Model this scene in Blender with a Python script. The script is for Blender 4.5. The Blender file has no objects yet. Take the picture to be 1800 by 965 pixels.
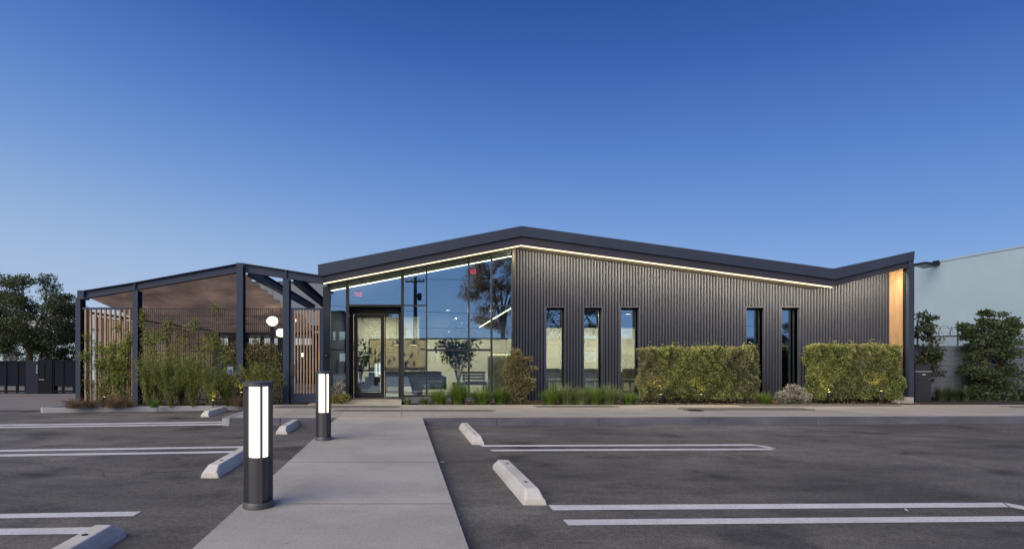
import bpy, bmesh, math, random
import numpy as np
from mathutils import Vector, Matrix

S = bpy.context.scene
COL = S.collection
R = math.radians
PI = math.pi

# ------------------------------------------------------------------ camera, sky, sun
F, CX, CY, H = 950.0, 706.0, 631.0, 1.32
cd = bpy.data.cameras.new("camera")
cam = bpy.data.objects.new("camera", cd)
COL.objects.link(cam)
S.camera = cam
cd.sensor_width = 36
cd.lens = F / 1800 * 36
cd.shift_x = (900 - CX) / 1800
cd.shift_y = (CY - 482.5) / 1800
cd.clip_start, cd.clip_end = 0.05, 2000
cam.location = (0, 0, H)
cam.rotation_euler = (PI / 2, 0, 0)

SUN_EL, SUN_AZ = 30.0, -140.0          # azimuth from +Y, clockwise seen from above: behind the camera and to the left
w = bpy.data.worlds.new("World")
S.world = w
w.use_nodes = True
nt = w.node_tree
bg = nt.nodes['Background']
sky = nt.nodes.new('ShaderNodeTexSky')
sky.sky_type = 'NISHITA'
sky.sun_disc = False
sky.sun_elevation = R(SUN_EL)
sky.sun_rotation = R(SUN_AZ)
sky.ozone_density = 8
sky.dust_density = 0.3
tc = nt.nodes.new('ShaderNodeTexCoord')
sep = nt.nodes.new('ShaderNodeSeparateXYZ')
nt.links.new(tc.outputs['Generated'], sep.inputs[0])
ramp = nt.nodes.new('ShaderNodeValToRGB')      # evening sky: deep blue overhead, pale towards the horizon
tilt = nt.nodes.new('ShaderNodeMath')          # the afterglow lies to the left, so the whole gradient leans that way
tilt.operation = 'MULTIPLY_ADD'
tilt.inputs[1].default_value = .14
nt.links.new(sep.outputs[0], tilt.inputs[0])
nt.links.new(sep.outputs[2], tilt.inputs[2])
nt.links.new(tilt.outputs[0], ramp.inputs[0])


def lin(c):
    return tuple((v / 255 / 12.92) if v <= 10 else (((v / 255) + .055) / 1.055) ** 2.4 for v in c) + (1,)


def scl(c, k):
    return tuple(v * k for v in c[:3]) + (1,)


stops = [(0.0, (178, 197, 225)), (0.10, (164, 189, 225)), (0.19, (140, 173, 221)), (0.28, (113, 153, 213)), (0.38, (86, 130, 202)),
         (0.50, (56, 99, 178)), (0.60, (38, 76, 152)), (1.0, (20, 42, 100))]
cr = ramp.color_ramp
while len(cr.elements) < len(stops):
    cr.elements.new(0.5)
for e, (p, c) in zip(cr.elements, stops):
    e.position = p
    e.color = scl(lin(c), .5)
mx = nt.nodes.new('ShaderNodeMix')
mx.data_type = 'RGBA'
mx.blend_type = 'MIX'
mx.inputs[0].default_value = 0.90
SKY_K = 0.1
mul = nt.nodes.new('ShaderNodeMix')
mul.data_type = 'RGBA'
mul.blend_type = 'MULTIPLY'
mul.inputs[0].default_value = 1
mul.inputs[7].default_value = (2 / SKY_K,) * 3 + (1,)
nt.links.new(ramp.outputs[0], mul.inputs[6])
nt.links.new(sky.outputs[0], mx.inputs[6])
nt.links.new(mul.outputs[2], mx.inputs[7])
nt.links.new(mx.outputs[2], bg.inputs[0])
bg.inputs[1].default_value = SKY_K

sd = bpy.data.lights.new("sun", 'SUN')
sd.energy = 3.6
sd.angle = R(58)
sd.color = (1.0, 0.87, 0.70)
sun = bpy.data.objects.new("sun", sd)
COL.objects.link(sun)
az, el = R(SUN_AZ), R(SUN_EL)
sdir = Vector((math.sin(az) * math.cos(el), math.cos(az) * math.cos(el), math.sin(el)))
sun.rotation_euler = sdir.to_track_quat('Z', 'Y').to_euler()
S.view_settings.view_transform = 'Standard'
S.view_settings.look = 'None'
S.view_settings.exposure = 0
S.view_settings.gamma = 1
S.render.engine = 'CYCLES'
cy = S.cycles
cy.use_denoising = True
cy.max_bounces = 8
cy.transparent_max_bounces = 24
cy.glossy_bounces = 4
cy.sample_clamp_indirect = 4
cy.caustics_reflective = False
cy.caustics_refractive = False


# ------------------------------------------------------------------ helpers
def wx(px, s):
    return (px - CX) * s


def wz(py, s):
    return H - (py - CY) * s


def ys(s):
    return F * s


def P(px, py, s):                       # picture position at the depth F*s
    return Vector((wx(px, s), ys(s), wz(py, s)))


def G(px, py, z=0.0):                   # picture position on a level ground of height z
    s = (H - z) / (py - CY)
    return Vector((wx(px, s), ys(s), z))


def tag(o, label=None, cat=None, group=None, kind=None):
    if label: o['label'] = label
    if cat: o['category'] = cat
    if group: o['group'] = group
    if kind: o['kind'] = kind
    return o


def thing(name, loc, label, cat, group=None, rz=0):
    o = bpy.data.objects.new(name, None)
    o.empty_display_size = .2
    COL.objects.link(o)
    o.location = loc
    o.rotation_euler.z = rz
    return tag(o, label, cat, group)


def wloc(o):
    v = Vector((0, 0, 0))
    while o is not None:
        v += o.location
        o = o.parent
    return v


def link(name, me, m, parent=None, origin=None):
    o = bpy.data.objects.new(name, me)
    COL.objects.link(o)
    if m is not None and not me.materials:
        me.materials.append(m)
    if parent is not None:
        o.parent = parent
    if origin is not None:
        o.location = Vector(origin)
    return o


def copy_tree(o, parent=None):
    c = o.copy()
    COL.objects.link(c)
    if parent is not None:
        c.parent = parent
    for ch in list(o.children):
        copy_tree(ch, c)
    return c


class MB:
    def __init__(self):
        self.v, self.f = [], []

    def add(self, vs, fs):
        b = len(self.v)
        self.v += [tuple(p) for p in vs]
        self.f += [tuple(b + i for i in q) for q in fs]
        return self

    def box(self, x0, x1, y0, y1, z0, z1):
        return self.add([(x0, y0, z0), (x1, y0, z0), (x1, y1, z0), (x0, y1, z0), (x0, y0, z1), (x1, y0, z1), (x1, y1, z1), (x0, y1, z1)],
                        [(0, 3, 2, 1), (4, 5, 6, 7), (0, 1, 5, 4), (1, 2, 6, 5), (2, 3, 7, 6), (3, 0, 4, 7)])

    def prism(self, poly, y0, y1):      # poly in XZ, counter-clockwise seen from -Y
        n = len(poly)
        vs = [(x, y0, z) for x, z in poly] + [(x, y1, z) for x, z in poly]
        fs = [tuple(range(n)), tuple(reversed(range(n, 2 * n)))]
        fs += [((i + 1) % n, i, n + i, n + (i + 1) % n) for i in range(n)]
        return self.add(vs, fs)

    def slab(self, poly, z0, z1):       # poly in XY, counter-clockwise seen from above
        n = len(poly)
        vs = [(x, y, z0) for x, y in poly] + [(x, y, z1) for x, y in poly]
        fs = [tuple(reversed(range(n))), tuple(range(n, 2 * n))]
        fs += [(i, (i + 1) % n, n + (i + 1) % n, n + i) for i in range(n)]
        return self.add(vs, fs)

    def bar(self, a, b, w_, h_, up=(0, 0, 1)):      # rectangular bar from a to b
        a, b = Vector(a), Vector(b)
        d = (b - a).normalized()
        u = Vector(up)
        sx = d.cross(u)
        if sx.length < 1e-5:
            sx = d.cross(Vector((0, 1, 0)))
        sx.normalize()
        sz = sx.cross(d)
        vs = []
        for p in (a, b):
            for i, j in ((-1, -1), (1, -1), (1, 1), (-1, 1)):
                vs.append(p + sx * (i * w_ / 2) + sz * (j * h_ / 2))
        return self.add(vs, [(0, 1, 2, 3), (7, 6, 5, 4), (0, 4, 5, 1), (1, 5, 6, 2), (2, 6, 7, 3), (3, 7, 4, 0)])

    def tube(self, pts, radii, n=6, cap=True):
        pts = [Vector(p) for p in pts]
        if not hasattr(radii, '__len__'):
            radii = [radii] * len(pts)
        vs, fs = [], []
        ref = Vector((0.3, 0.9, 0.2))
        for i, p in enumerate(pts):
            d = (pts[min(i + 1, len(pts) - 1)] - pts[max(i - 1, 0)])
            d = d.normalized() if d.length > 1e-9 else Vector((0, 0, 1))
            a = d.cross(ref)
            if a.length < 1e-3:
                a = d.cross(Vector((1, 0, 0)))
            a.normalize()
            b = d.cross(a)
            for k in range(n):
                t = 2 * PI * k / n
                vs.append(p + (a * math.cos(t) + b * math.sin(t)) * radii[i])
        for i in range(len(pts) - 1):
            for k in range(n):
                k2 = (k + 1) % n
                fs.append((i * n + k, i * n + k2, (i + 1) * n + k2, (i + 1) * n + k))
        if cap:
            fs.append(tuple(reversed(range(n))))
            fs.append(tuple((len(pts) - 1) * n + k for k in range(n)))
        return self.add(vs, fs)

    def lathe(self, prof, c=(0, 0, 0), n=32):        # prof: (radius, z)
        vs, fs = [], []
        for r_, z in prof:
            for k in range(n):
                t = 2 * PI * k / n
                vs.append((c[0] + r_ * math.cos(t), c[1] + r_ * math.sin(t), c[2] + z))
        for i in range(len(prof) - 1):
            for k in range(n):
                k2 = (k + 1) % n
                fs.append((i * n + k, i * n + k2, (i + 1) * n + k2, (i + 1) * n + k))
        fs.append(tuple(reversed(range(n))))
        fs.append(tuple((len(prof) - 1) * n + k for k in range(n)))
        return self.add(vs, fs)

    def build(self, name, m, parent=None, origin=None, smooth=False, bevel=0, seg=2):
        if parent is not None:
            off = wloc(parent)
        else:
            off = Vector(origin) if origin is not None else Vector((0, 0, 0))
        me = bpy.data.meshes.new(name)
        me.from_pydata([(a - off.x, b - off.y, c - off.z) for a, b, c in self.v], [], self.f)
        me.update()
        if bevel:
            bm = bmesh.new()
            bm.from_mesh(me)
            bmesh.ops.recalc_face_normals(bm, faces=bm.faces)
            ed = [e for e in bm.edges if len(e.link_faces) == 2 and e.calc_face_angle(0) > .5]
            bmesh.ops.bevel(bm, geom=ed, offset=bevel, segments=seg, affect='EDGES', profile=.5)
            bm.to_mesh(me)
            bm.free()
        if smooth:
            me.polygons.foreach_set('use_smooth', [True] * len(me.polygons))
            try:
                me.set_sharp_from_angle(angle=R(40))
            except Exception:
                pass
        return link(name, me, m, parent, off if parent is None else None)


# ------------------------------------------------------------------ materials
def newmat(name):
    m = bpy.data.materials.new(name)
    m.use_nodes = True
    t = m.node_tree
    return m, t, t.nodes['Principled BSDF']


def noise_node(t, scale, detail=4, rough=.55, coord='Object', stretch=None):
    c = t.nodes.new('ShaderNodeTexCoord')
    n = t.nodes.new('ShaderNodeTexNoise')
    n.inputs['Scale'].default_value = scale
    n.inputs['Detail'].default_value = detail
    n.inputs['Roughness'].default_value = rough
    if stretch:
        mp = t.nodes.new('ShaderNodeMapping')
        mp.inputs['Scale'].default_value = stretch
        t.links.new(c.outputs[coord], mp.inputs[0])
        t.links.new(mp.outputs[0], n.inputs['Vector'])
    else:
        t.links.new(c.outputs[coord], n.inputs['Vector'])
    return n


def rampn(t, src, pts):
    r_ = t.nodes.new('ShaderNodeValToRGB')
    while len(r_.color_ramp.elements) < len(pts):
        r_.color_ramp.elements.new(.5)
    for e, (p, c) in zip(r_.color_ramp.elements, pts):
        e.position = p
        e.color = c if len(c) == 4 else tuple(c) + (1,)
    t.links.new(src, r_.inputs[0])
    return r_


def mixn(t, a, b, fac=1.0, mode='MULTIPLY'):
    x = t.nodes.new('ShaderNodeMix')
    x.data_type = 'RGBA'
    x.blend_type = mode
    if hasattr(fac, 'is_linked'):
        t.links.new(fac, x.inputs[0])
    else:
        x.inputs[0].default_value = fac
    for k, v in ((6, a), (7, b)):
        if hasattr(v, 'is_linked'):
            t.links.new(v, x.inputs[k])
        else:
            x.inputs[k].default_value = tuple(v[:3]) + (1,)
    return x.outputs[2]


def plain(name, col, rough=.6, metal=0.0, var=.12, scale=3.0, bump=0.0, bscale=60, spec=.5, stretch=None):
    m, t, b = newmat(name)
    n = noise_node(t, scale, 5, .6, stretch=stretch)
    r_ = rampn(t, n.outputs[0], [(.3, scl(col, 1 - var)), (.7, scl(col, 1 + var))])
    t.links.new(r_.outputs[0], b.inputs['Base Color'])
    rr = rampn(t, n.outputs[0], [(.3, (max(0, rough - .06),) * 3), (.7, (min(1, rough + .06),) * 3)])
    t.links.new(rr.outputs[0], b.inputs['Roughness'])
    b.inputs['Metallic'].default_value = metal
    b.inputs['Specular IOR Level'].default_value = spec
    if bump:
        n2 = noise_node(t, bscale, 3, .6)
        bp = t.nodes.new('ShaderNodeBump')
        bp.inputs['Strength'].default_value = bump
        bp.inputs['Distance'].default_value = .01
        t.links.new(n2.outputs[0], bp.inputs['Height'])
        t.links.new(bp.outputs[0], b.inputs['Normal'])
    return m


def emit(name, col, k):
    m = bpy.data.materials.new(name)
    m.use_nodes = True
    t = m.node_tree
    t.nodes.clear()
    o = t.nodes.new('ShaderNodeOutputMaterial')
    e = t.nodes.new('ShaderNodeEmission')
    e.inputs[0].default_value = tuple(col) + (1,)
    e.inputs[1].default_value = k
    t.links.new(e.outputs[0], o.inputs[0])
    return m


def glass(name, refl=.37, tint=(.80, .86, .86), coat=(.62, .82, 1.0)):
    m = bpy.data.materials.new(name)
    m.use_nodes = True
    t = m.node_tree
    t.nodes.clear()
    o = t.nodes.new('ShaderNodeOutputMaterial')
    a = t.nodes.new('ShaderNodeBsdfTransparent')
    a.inputs[0].default_value = tint + (1,)
    g = t.nodes.new('ShaderNodeBsdfGlossy')
    g.inputs['Roughness'].default_value = 0.0
    g.inputs['Color'].default_value = coat + (1,)
    fr = t.nodes.new('ShaderNodeFresnel')
    fr.inputs[0].default_value = 1.45
    ad = t.nodes.new('ShaderNodeMath')
    ad.operation = 'ADD'
    ad.use_clamp = True
    ad.inputs[1].default_value = refl - .04
    t.links.new(fr.outputs[0], ad.inputs[0])
    x = t.nodes.new('ShaderNodeMixShader')
    t.links.new(ad.outputs[0], x.inputs[0])
    t.links.new(a.outputs[0], x.inputs[1])
    t.links.new(g.outputs[0], x.inputs[2])
    t.links.new(x.outputs[0], o.inputs[0])
    return m


def leafmat(name, cols, trans=.25, rough=.55):
    m, t, b = newmat(name)
    g = t.nodes.new('ShaderNodeNewGeometry')
    n = len(cols)
    r_ = rampn(t, g.outputs['Random Per Island'], [(i / max(1, n - 1), c) for i, c in enumerate(cols)])
    nz = noise_node(t, 1.6, 3, .6)
    vr = rampn(t, nz.outputs[0], [(.32, (.62, .66, .66)), (.68, (1.25, 1.2, 1.1))])
    c = mixn(t, r_.outputs[0], vr.outputs[0], 1.0)
    t.links.new(c, b.inputs['Base Color'])
    b.inputs['Roughness'].default_value = rough
    tr = t.nodes.new('ShaderNodeBsdfTranslucent')
    t.links.new(c, tr.inputs[0])
    x = t.nodes.new('ShaderNodeMixShader')
    x.inputs[0].default_value = trans
    t.links.new(b.outputs[0], x.inputs[1])
    t.links.new(tr.outputs[0], x.inputs[2])
    t.links.new(x.outputs[0], t.nodes['Material Output'].inputs[0])
    return m


def asphalt_mat():
    m, t, b = newmat('asphalt')
    big = noise_node(t, .30, 7, .68, stretch=(.8, 1.0, 1))
    c1 = rampn(t, big.outputs[0], [(.36, (.092, .090, .086)), (.48, (.138, .133, .126)), (.62, (.215, .206, .192))])
    st = noise_node(t, 1.6, 8, .78, stretch=(.45, 1.1, 1))          # tyre-worn streaks and dust
    c2 = rampn(t, st.outputs[0], [(.36, (.66, .66, .67)), (.50, (1, 1, 1)), (.66, (1.22, 1.20, 1.16))])
    c = mixn(t, c1.outputs[0], c2.outputs[0])
    oil = noise_node(t, .9, 3, .5)                                  # a few darker drips and patches
    c3 = rampn(t, oil.outputs[0], [(.30, (.50, .50, .52)), (.42, (1, 1, 1))])
    c = mixn(t, c, c3.outputs[0])
    mid = noise_node(t, 22, 5, .8)
    c4 = rampn(t, mid.outputs[0], [(.36, (.72, .72, .72)), (.5, (1, 1, 1)), (.64, (1.3, 1.3, 1.28))])
    c = mixn(t, c, c4.outputs[0])
    fine = noise_node(t, 85, 4, .85)
    c5 = rampn(t, fine.outputs[0], [(.34, (.35, .35, .35)), (.5, (1, 1, 1)), (.64, (1.9, 1.88, 1.8)), (.70, (3.0, 2.95, 2.8))])
    c = mixn(t, c, c5.outputs[0])
    # hairline cracks: edges of large warped cells, broken up by noise
    co = t.nodes.new('ShaderNodeTexCoord')
    wn = noise_node(t, 1.3, 5, .7)
    ad = t.nodes.new('ShaderNodeVectorMath')
    ad.operation = 'MULTIPLY_ADD'
    ad.inputs[1].default_value = (1.2, 1.2, 0)
    t.links.new(wn.outputs['Color'], ad.inputs[0])
    t.links.new(co.outputs['Object'], ad.inputs[2])
    vo = t.nodes.new('ShaderNodeTexVoronoi')
    vo.feature = 'DISTANCE_TO_EDGE'
    vo.inputs['Scale'].default_value = .22
    t.links.new(ad.outputs[0], vo.inputs['Vector'])
    ck = rampn(t, vo.outputs['Distance'], [(.0012, (.35, .35, .35)), (.0035, (1, 1, 1))])
    msk = noise_node(t, .5, 3, .6)
    mr = rampn(t, msk.outputs[0], [(.50, (0, 0, 0)), (.60, (1, 1, 1))])
    c = mixn(t, c, ck.outputs[0], mr.outputs[0])
    t.links.new(c, b.inputs['Base Color'])
    b.inputs['Roughness'].default_value = .82
    b.inputs['Specular IOR Level'].default_value = .3
    bp = t.nodes.new('ShaderNodeBump')
    bp.inputs['Strength'].default_value = .7
    bp.inputs['Distance'].default_value = .008
    t.links.new(fine.outputs[0], bp.inputs['Height'])
    t.links.new(bp.outputs[0], b.inputs['Normal'])
    return m


def concrete_mat(name, col, var=.12, speck=.18, stain=None):
    m, t, b = newmat(name)
    a = noise_node(t, .9, 6, .65)
    c1 = rampn(t, a.outputs[0], [(.3, scl(col, 1 - var)), (.7, scl(col, 1 + var * .7))])
    oi = t.nodes.new('ShaderNodeObjectInfo')                        # each slab or block cast a little differently
    c0 = rampn(t, oi.outputs['Random'], [(0, (.92, .92, .93)), (1, (1.06, 1.05, 1.03))])
    f_ = noise_node(t, 90, 3, .8)
    c2 = rampn(t, f_.outputs[0], [(.3, (1 - speck,) * 3), (.5, (1, 1, 1)), (.72, (1 + speck * .6,) * 3)])
    c = mixn(t, mixn(t, c1.outputs[0], c2.outputs[0]), c0.outputs[0])
    if stain:
        s_ = noise_node(t, 1.1, 5, .7, stretch=(.5, 1, 1.5))
        c3 = rampn(t, s_.outputs[0], [(.36, stain), (.58, (1, 1, 1))])
        c = mixn(t, c, c3.outputs[0])
    t.links.new(c, b.inputs['Base Color'])
    b.inputs['Roughness'].default_value = .85
    b.inputs['Specular IOR Level'].default_value = .25
    bp = t.nodes.new('ShaderNodeBump')
    bp.inputs['Strength'].default_value = .25
    bp.inputs['Distance'].default_value = .004
    t.links.new(f_.outputs[0], bp.inputs['Height'])
    t.links.new(bp.outputs[0], b.inputs['Normal'])
    return m


def wood_mat(name, col, scale=1.0):
    m, t, b = newmat(name)
    n = noise_node(t, 6 * scale, 6, .65, stretch=(5, 5, .35))
    r_ = rampn(t, n.outputs[0], [(.28, scl(col, .62)), (.5, col), (.72, scl(col, 1.3))])
    t.links.new(r_.outputs[0], b.inputs['Base Color'])
    b.inputs['Roughness'].default_value = .6
    return m


def line_mat():
    m, t, b = newmat('line_paint')
    f_ = noise_node(t, 55, 4, .75)
    a = noise_node(t, 2.0, 4, .6)
    c1 = rampn(t, f_.outputs[0], [(.33, (.22, .22, .22)), (.41, (.72, .72, .73)), (.6, (.82, .82, .83))])
    c2 = rampn(t, a.outputs[0], [(.3, (.80, .80, .80)), (.65, (1, 1, 1))])
    t.links.new(mixn(t, c1.outputs[0], c2.outputs[0]), b.inputs['Base Color'])
    b.inputs['Roughness'].default_value = .7
    return m


def fabric_mat():
    m, t, b = newmat('sail_fabric')
    n = noise_node(t, 1.1, 6, .68, stretch=(1, .5, 1))
    r_ = rampn(t, n.outputs[0], [(.34, (.42, .36, .325)), (.5, (.57, .485, .43)), (.66, (.70, .59, .51))])
    t.links.new(r_.outputs[0], b.inputs['Base Color'])
    b.inputs['Roughness'].default_value = .9
    tr = t.nodes.new('ShaderNodeBsdfTranslucent')
    t.links.new(r_.outputs[0], tr.inputs[0])
    x = t.nodes.new('ShaderNodeMixShader')
    x.inputs[0].default_value = .68
    t.links.new(b.outputs[0], x.inputs[1])
    t.links.new(tr.outputs[0], x.inputs[2])
    t.links.new(x.outputs[0], t.nodes['Material Output'].inputs[0])
    return m


M = dict(
    asphalt=asphalt_mat(),
    path=concrete_mat('path_concrete', (.49, .475, .445), .13, .30, stain=(.84, .83, .82)),
    walk=concrete_mat('walk_concrete', (.49, .465, .42), .13, .2, stain=(.86, .85, .83)),
    curb=concrete_mat('curb_concrete', (.15, .155, .185), .18, .15, stain=(.6, .6, .65)),
    curbl=concrete_mat('pale_curb_concrete', (.36, .37, .40), .14, .15),
    drive=concrete_mat('drive_concrete', (.24, .225, .225), .14, .12),
    stop=concrete_mat('stop_concrete', (.70, .685, .65), .08, .14, stain=(.80, .78, .75)),
    paver=concrete_mat('paver_concrete', (.17, .165, .155), .2, .2),
    soil=plain('planting_soil', (.035, .026, .02), .95, var=.5, scale=9, bump=.8, bscale=40),
    line=line_mat(),
    clad=plain('metal_cladding', (.043, .050, .078), .75, 0, .10, 1.0, spec=.2),
    fascia=plain('fascia_metal', (.042, .053, .084), .58, 0, .08, 1.2, spec=.25),
    fascia2=plain('lower_fascia_metal', (.050, .050, .068), .6, 0, .08, 1.2, spec=.2),
    soffit=plain('soffit_metal', (.075, .068, .062), .6, 0, .1, 1.2),
    steel=plain('blue_grey_steel', (.033, .048, .086), .58, 0, .10, 1.5, spec=.25),
    dark=plain('dark_metal', (.014, .015, .019), .45, .2, .15, 2),
    mull=plain('bronze_mullion', (.040, .040, .048), .4, .4, .1, 2),
    black=plain('black_paint', (.012, .012, .015), .5, 0, .2, 2),
    glass=glass('coated_glass'),
    wood=wood_mat('cedar_panel', (.36, .235, .15)),
    slat=wood_mat('timber_slat', (.36, .25, .175), 1.2),
    cream=plain('cream_plaster', (.62, .60, .50), .85, 0, .04, 1.5),
    floor=plain('polished_floor', (.36, .34, .30), .35, 0, .1, 2),
    white=plain('white_paint', (.43, .565, .63), .8, 0, .05, .7),
    sail=fabric_mat(),
    led=emit('led_strip_light', (1.0, .78, .46), 2.6),
    ledin=emit('interior_led_light', (1.0, .80, .48), 6),
    lampw=emit('bollard_diffuser_light', (1.0, .93, .82), 1.7),
    globe=emit('globe_light', (1.0, .86, .62), 3.5),
    red=emit('exit_sign_light', (1.0, .05, .13), 3.2),
    spot=emit('small_lamp_light', (1.0, .72, .30), 5),
    bark=plain('bark', (.10, .075, .055), .9, 0, .35, 9, bump=.6, bscale=30),
    palebark=plain('pale_bark', (.30, .25, .20), .9, 0, .3, 6, bump=.4, bscale=20),
    stem=plain('plant_stem', (.09, .075, .04), .85, 0, .3, 9),
)
LEAF = dict(
    hedge=leafmat('hedge_leaf', [(.105, .155, .045), (.20, .26, .078), (.50, .52, .21), (.155, .195, .075)], .42),
    hedge_dry=leafmat('hedge_dry_leaf', [(.16, .16, .085), (.32, .30, .18), (.19, .18, .11)], .3),
    vine=leafmat('vine_leaf', [(.13, .20, .05), (.26, .33, .08), (.44, .48, .15), (.19, .22, .07)], .5),
    feather=leafmat('feathery_leaf', [(.17, .24, .06), (.29, .36, .09), (.42, .46, .15)], .5),
    grass=leafmat('grass_blade', [(.08, .17, .028), (.16, .28, .045), (.26, .36, .08)], .4),
    greygrass=leafmat('grey_grass_blade', [(.12, .19, .07), (.20, .26, .10), (.32, .36, .17)], .3),
    rust=leafmat('rust_grass_blade', [(.22, .14, .095), (.34, .23, .15), (.20, .17, .09)], .4),
    tree=leafmat('dark_tree_leaf', [(.040, .072, .036), (.085, .125, .055), (.16, .19, .085)], .4),
    ever=leafmat('evergreen_leaf', [(.038, .070, .036), (.075, .112, .050), (.13, .16, .07)], .35),
    silver=leafmat('silver_leaf', [(.28, .27, .22), (.42, .40, .35), (.35, .30, .25)], .2),
    mound=leafmat('yellow_green_leaf', [(.16, .19, .05), (.28, .29, .08), (.26, .20, .08)], .3),
    rusttree=leafmat('rust_tree_leaf', [(.42, .20, .10), (.70, .34, .17), (.34, .28, .17), (.25, .22, .17)], .62),
    street=leafmat('street_tree_leaf', [(.06, .09, .045), (.12, .15, .07), (.17, .16, .09)], .5),
    plant=leafmat('indoor_leaf', [(.02, .035, .018), (.05, .075, .035), (.03, .045, .04)], .15),
)

rng = np.random.default_rng(7)
random.seed(5)


def leaf_mesh(name, C, size, parent=None, m=None, origin=None, aspect=2.0, flat=.0, up=.15, jitter=.35):
    """many small folded leaves at the points C (n,3); each leaf two triangles with its own tilt"""
    C = np.asarray(C, float)
    n = len(C)
    off = np.array(wloc(parent)) if parent is not None else (np.array(origin, float) if origin is not None else np.zeros(3))
    d = rng.normal(size=(n, 3))
    d[:, 2] = d[:, 2] * (1 - flat) + up
    d /= np.linalg.norm(d, axis=1)[:, None]
    q = rng.normal(size=(n, 3))
    sd_ = np.cross(d, q)
    sd_ /= np.linalg.norm(sd_, axis=1)[:, None] + 1e-9
    nn = np.cross(d, sd_)
    L = size * (1 + jitter * rng.uniform(-1, 1, n))[:, None]
    W = L / aspect
    p0 = C
    p2 = C + d * L
    mid = C + d * L * .45 - nn * W * .18
    p1 = mid + sd_ * W * .5
    p3 = mid - sd_ * W * .5
    V = np.stack([p0, p1, p2, p3], 1).reshape(-1, 3) - off
    idx = np.arange(n) * 4
    T = np.stack([idx, idx + 1, idx + 2, idx, idx + 2, idx + 3], 1).reshape(-1)
    me = bpy.data.meshes.new(name)
    me.vertices.add(len(V))
    me.vertices.foreach_set('co', V.astype(np.float32).ravel())
    nt_ = 2 * n
    me.loops.add(nt_ * 3)
    me.loops.foreach_set('vertex_index', T.astype(np.int32))
    me.polygons.add(nt_)
    me.polygons.foreach_set('loop_start', (np.arange(nt_) * 3).astype(np.int32))
    me.update(calc_edges=True)
    me.validate()
    return link(name, me, m, parent, off if parent is None else None)


def blob(c, r, n, shell=.55):
    """points in an ellipsoid, thicker towards its skin"""
    p = rng.normal(size=(n, 3))
    p /= np.linalg.norm(p, axis=1)[:, None]
    t = shell + (1 - shell) * rng.random(n) ** .6
    t = np.where(rng.random(n) < .3, rng.random(n) ** .5, t)
    return np.asarray(c) + p * t[:, None] * np.asarray(r)


def blades(mb, c, n, h, spread, wd=.012, droop=.5, seg=4):
    cx, cy_, cz = c
    for _ in range(n):
        a = random.uniform(0, 2 * PI)
        r0 = random.uniform(0, spread * .30)
        bx, by = cx + r0 * math.cos(a), cy_ + r0 * math.sin(a)
        L = h * random.uniform(.8, 1.45)
        out = random.uniform(.15, 1.0) * spread
        a2 = a + random.uniform(-.6, .6)
        ca, sa = math.cos(a2), math.sin(a2)
        vs = []
        for i in range(seg + 1):
            t = i / seg
            q = out * (t ** 1.5)
            z = L * (t - droop * t ** 3 * out / spread)
            ww = wd * (1 - t) ** .7 * .5
            vs += [(bx + ca * q - sa * ww, by + sa * q + ca * ww, cz + z), (bx + ca * q + sa * ww, by + sa * q - ca * ww, cz + z)]
        mb.add(vs, [(2 * i, 2 * i + 1, 2 * i + 3, 2 * i + 2) for i in range(seg)])
    return mb


# ------------------------------------------------------------------ ground, lot, path, sidewalk
SW, SE, SP = .0164, .0155, .0152       # depth scales: glass wall, roof edge, pergola front
YW, YE, YP = ys(SW), ys(SE), ys(SP)
ZW = .14                                # top of walk and path


def sheet(name, poly, z, m):
    me = bpy.data.meshes.new(name)
    me.from_pydata([(x, y, z) for x, y in poly], [], [tuple(range(len(poly)))])
    return tag(link(name, me, m), kind='structure')


sheet('parking_lot', [(-320, -320), (320, -320), (320, 500), (-320, 500)], 0, M['asphalt'])
sheet('driveway', [(-60, G(0, 721).y), (wx(64, .0146), G(64, 721).y), (-8.35, 14.6), (-8.6, 26), (-60, 26)], .004, M['drive'])

# raised concrete path in slabs
root = tag(bpy.data.objects.new('path', None), kind='structure')
COL.objects.link(root)
XL, XR = -1.305, 0.418
y0, slabw = 10.69, 1.78
jy = [ys((H - ZW) / (885 - CY)) + k * (G(700, 812, ZW).y - G(700, 885, ZW).y) for k in range(-5, 9)]
jy = [y for y in jy if y < y0 - .3] + [y0]
MB().box(XL + .004, XR - .004, jy[0], y0 - .004, -.05, ZW - .005).build('path_base', M['soil'], root)
for a, b in zip(jy[:-1], jy[1:]):
    MB().box(XL, XR, a + .0032, b - .0032, .03, ZW).build('slab', M['path'], root)
    if b < y0:
        MB().box(XL + .01, XR - .01, b - .0030, b + .0030, .05, ZW + .0012).build('joint_shade', M['soil'], root)  # dark strip laid over the gap in place of the shade inside it


# sidewalk with curb along the facade, front edge slightly askew to it
def yfront(x):
    return y0 + (x - XR) * .030 if x > XR else y0


root = tag(bpy.data.objects.new('sidewalk', None), kind='structure')
COL.objects.link(root)
SWALK = root
xs_joint = [-3.45, -2.45, XL, .0, XR + .25] + [XR + 2.4 * k for k in range(1, 11)]
yb = 13.95                              # back edge of the walk (planting strip begins)
CW = .16                                # curb width
for i, (a, b) in enumerate(zip(xs_joint[:-1], xs_joint[1:])):
    back = 15.9 if (a >= -2.71 and b < .01) else (14.0 if b < -2.4 else yb)
    fa, fb = yfront(a) + CW + .006, yfront(b) + CW + .006
    MB().slab([(a + .004, fa), (b - .004, fb), (b - .004, back), (a + .004, back)], -.02, ZW).build('slab', M['walk'], root)
curb = tag(bpy.data.objects.new('curb', None), kind='structure')
COL.objects.link(curb)
cj = [-3.40, -2.4, XL - .004, None, XR + .004, 1.9, 3.95, 6.2, 8.4, 10.6, 12.8, 15, 17.2, 19.4, 21.6, 24.4]
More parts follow.
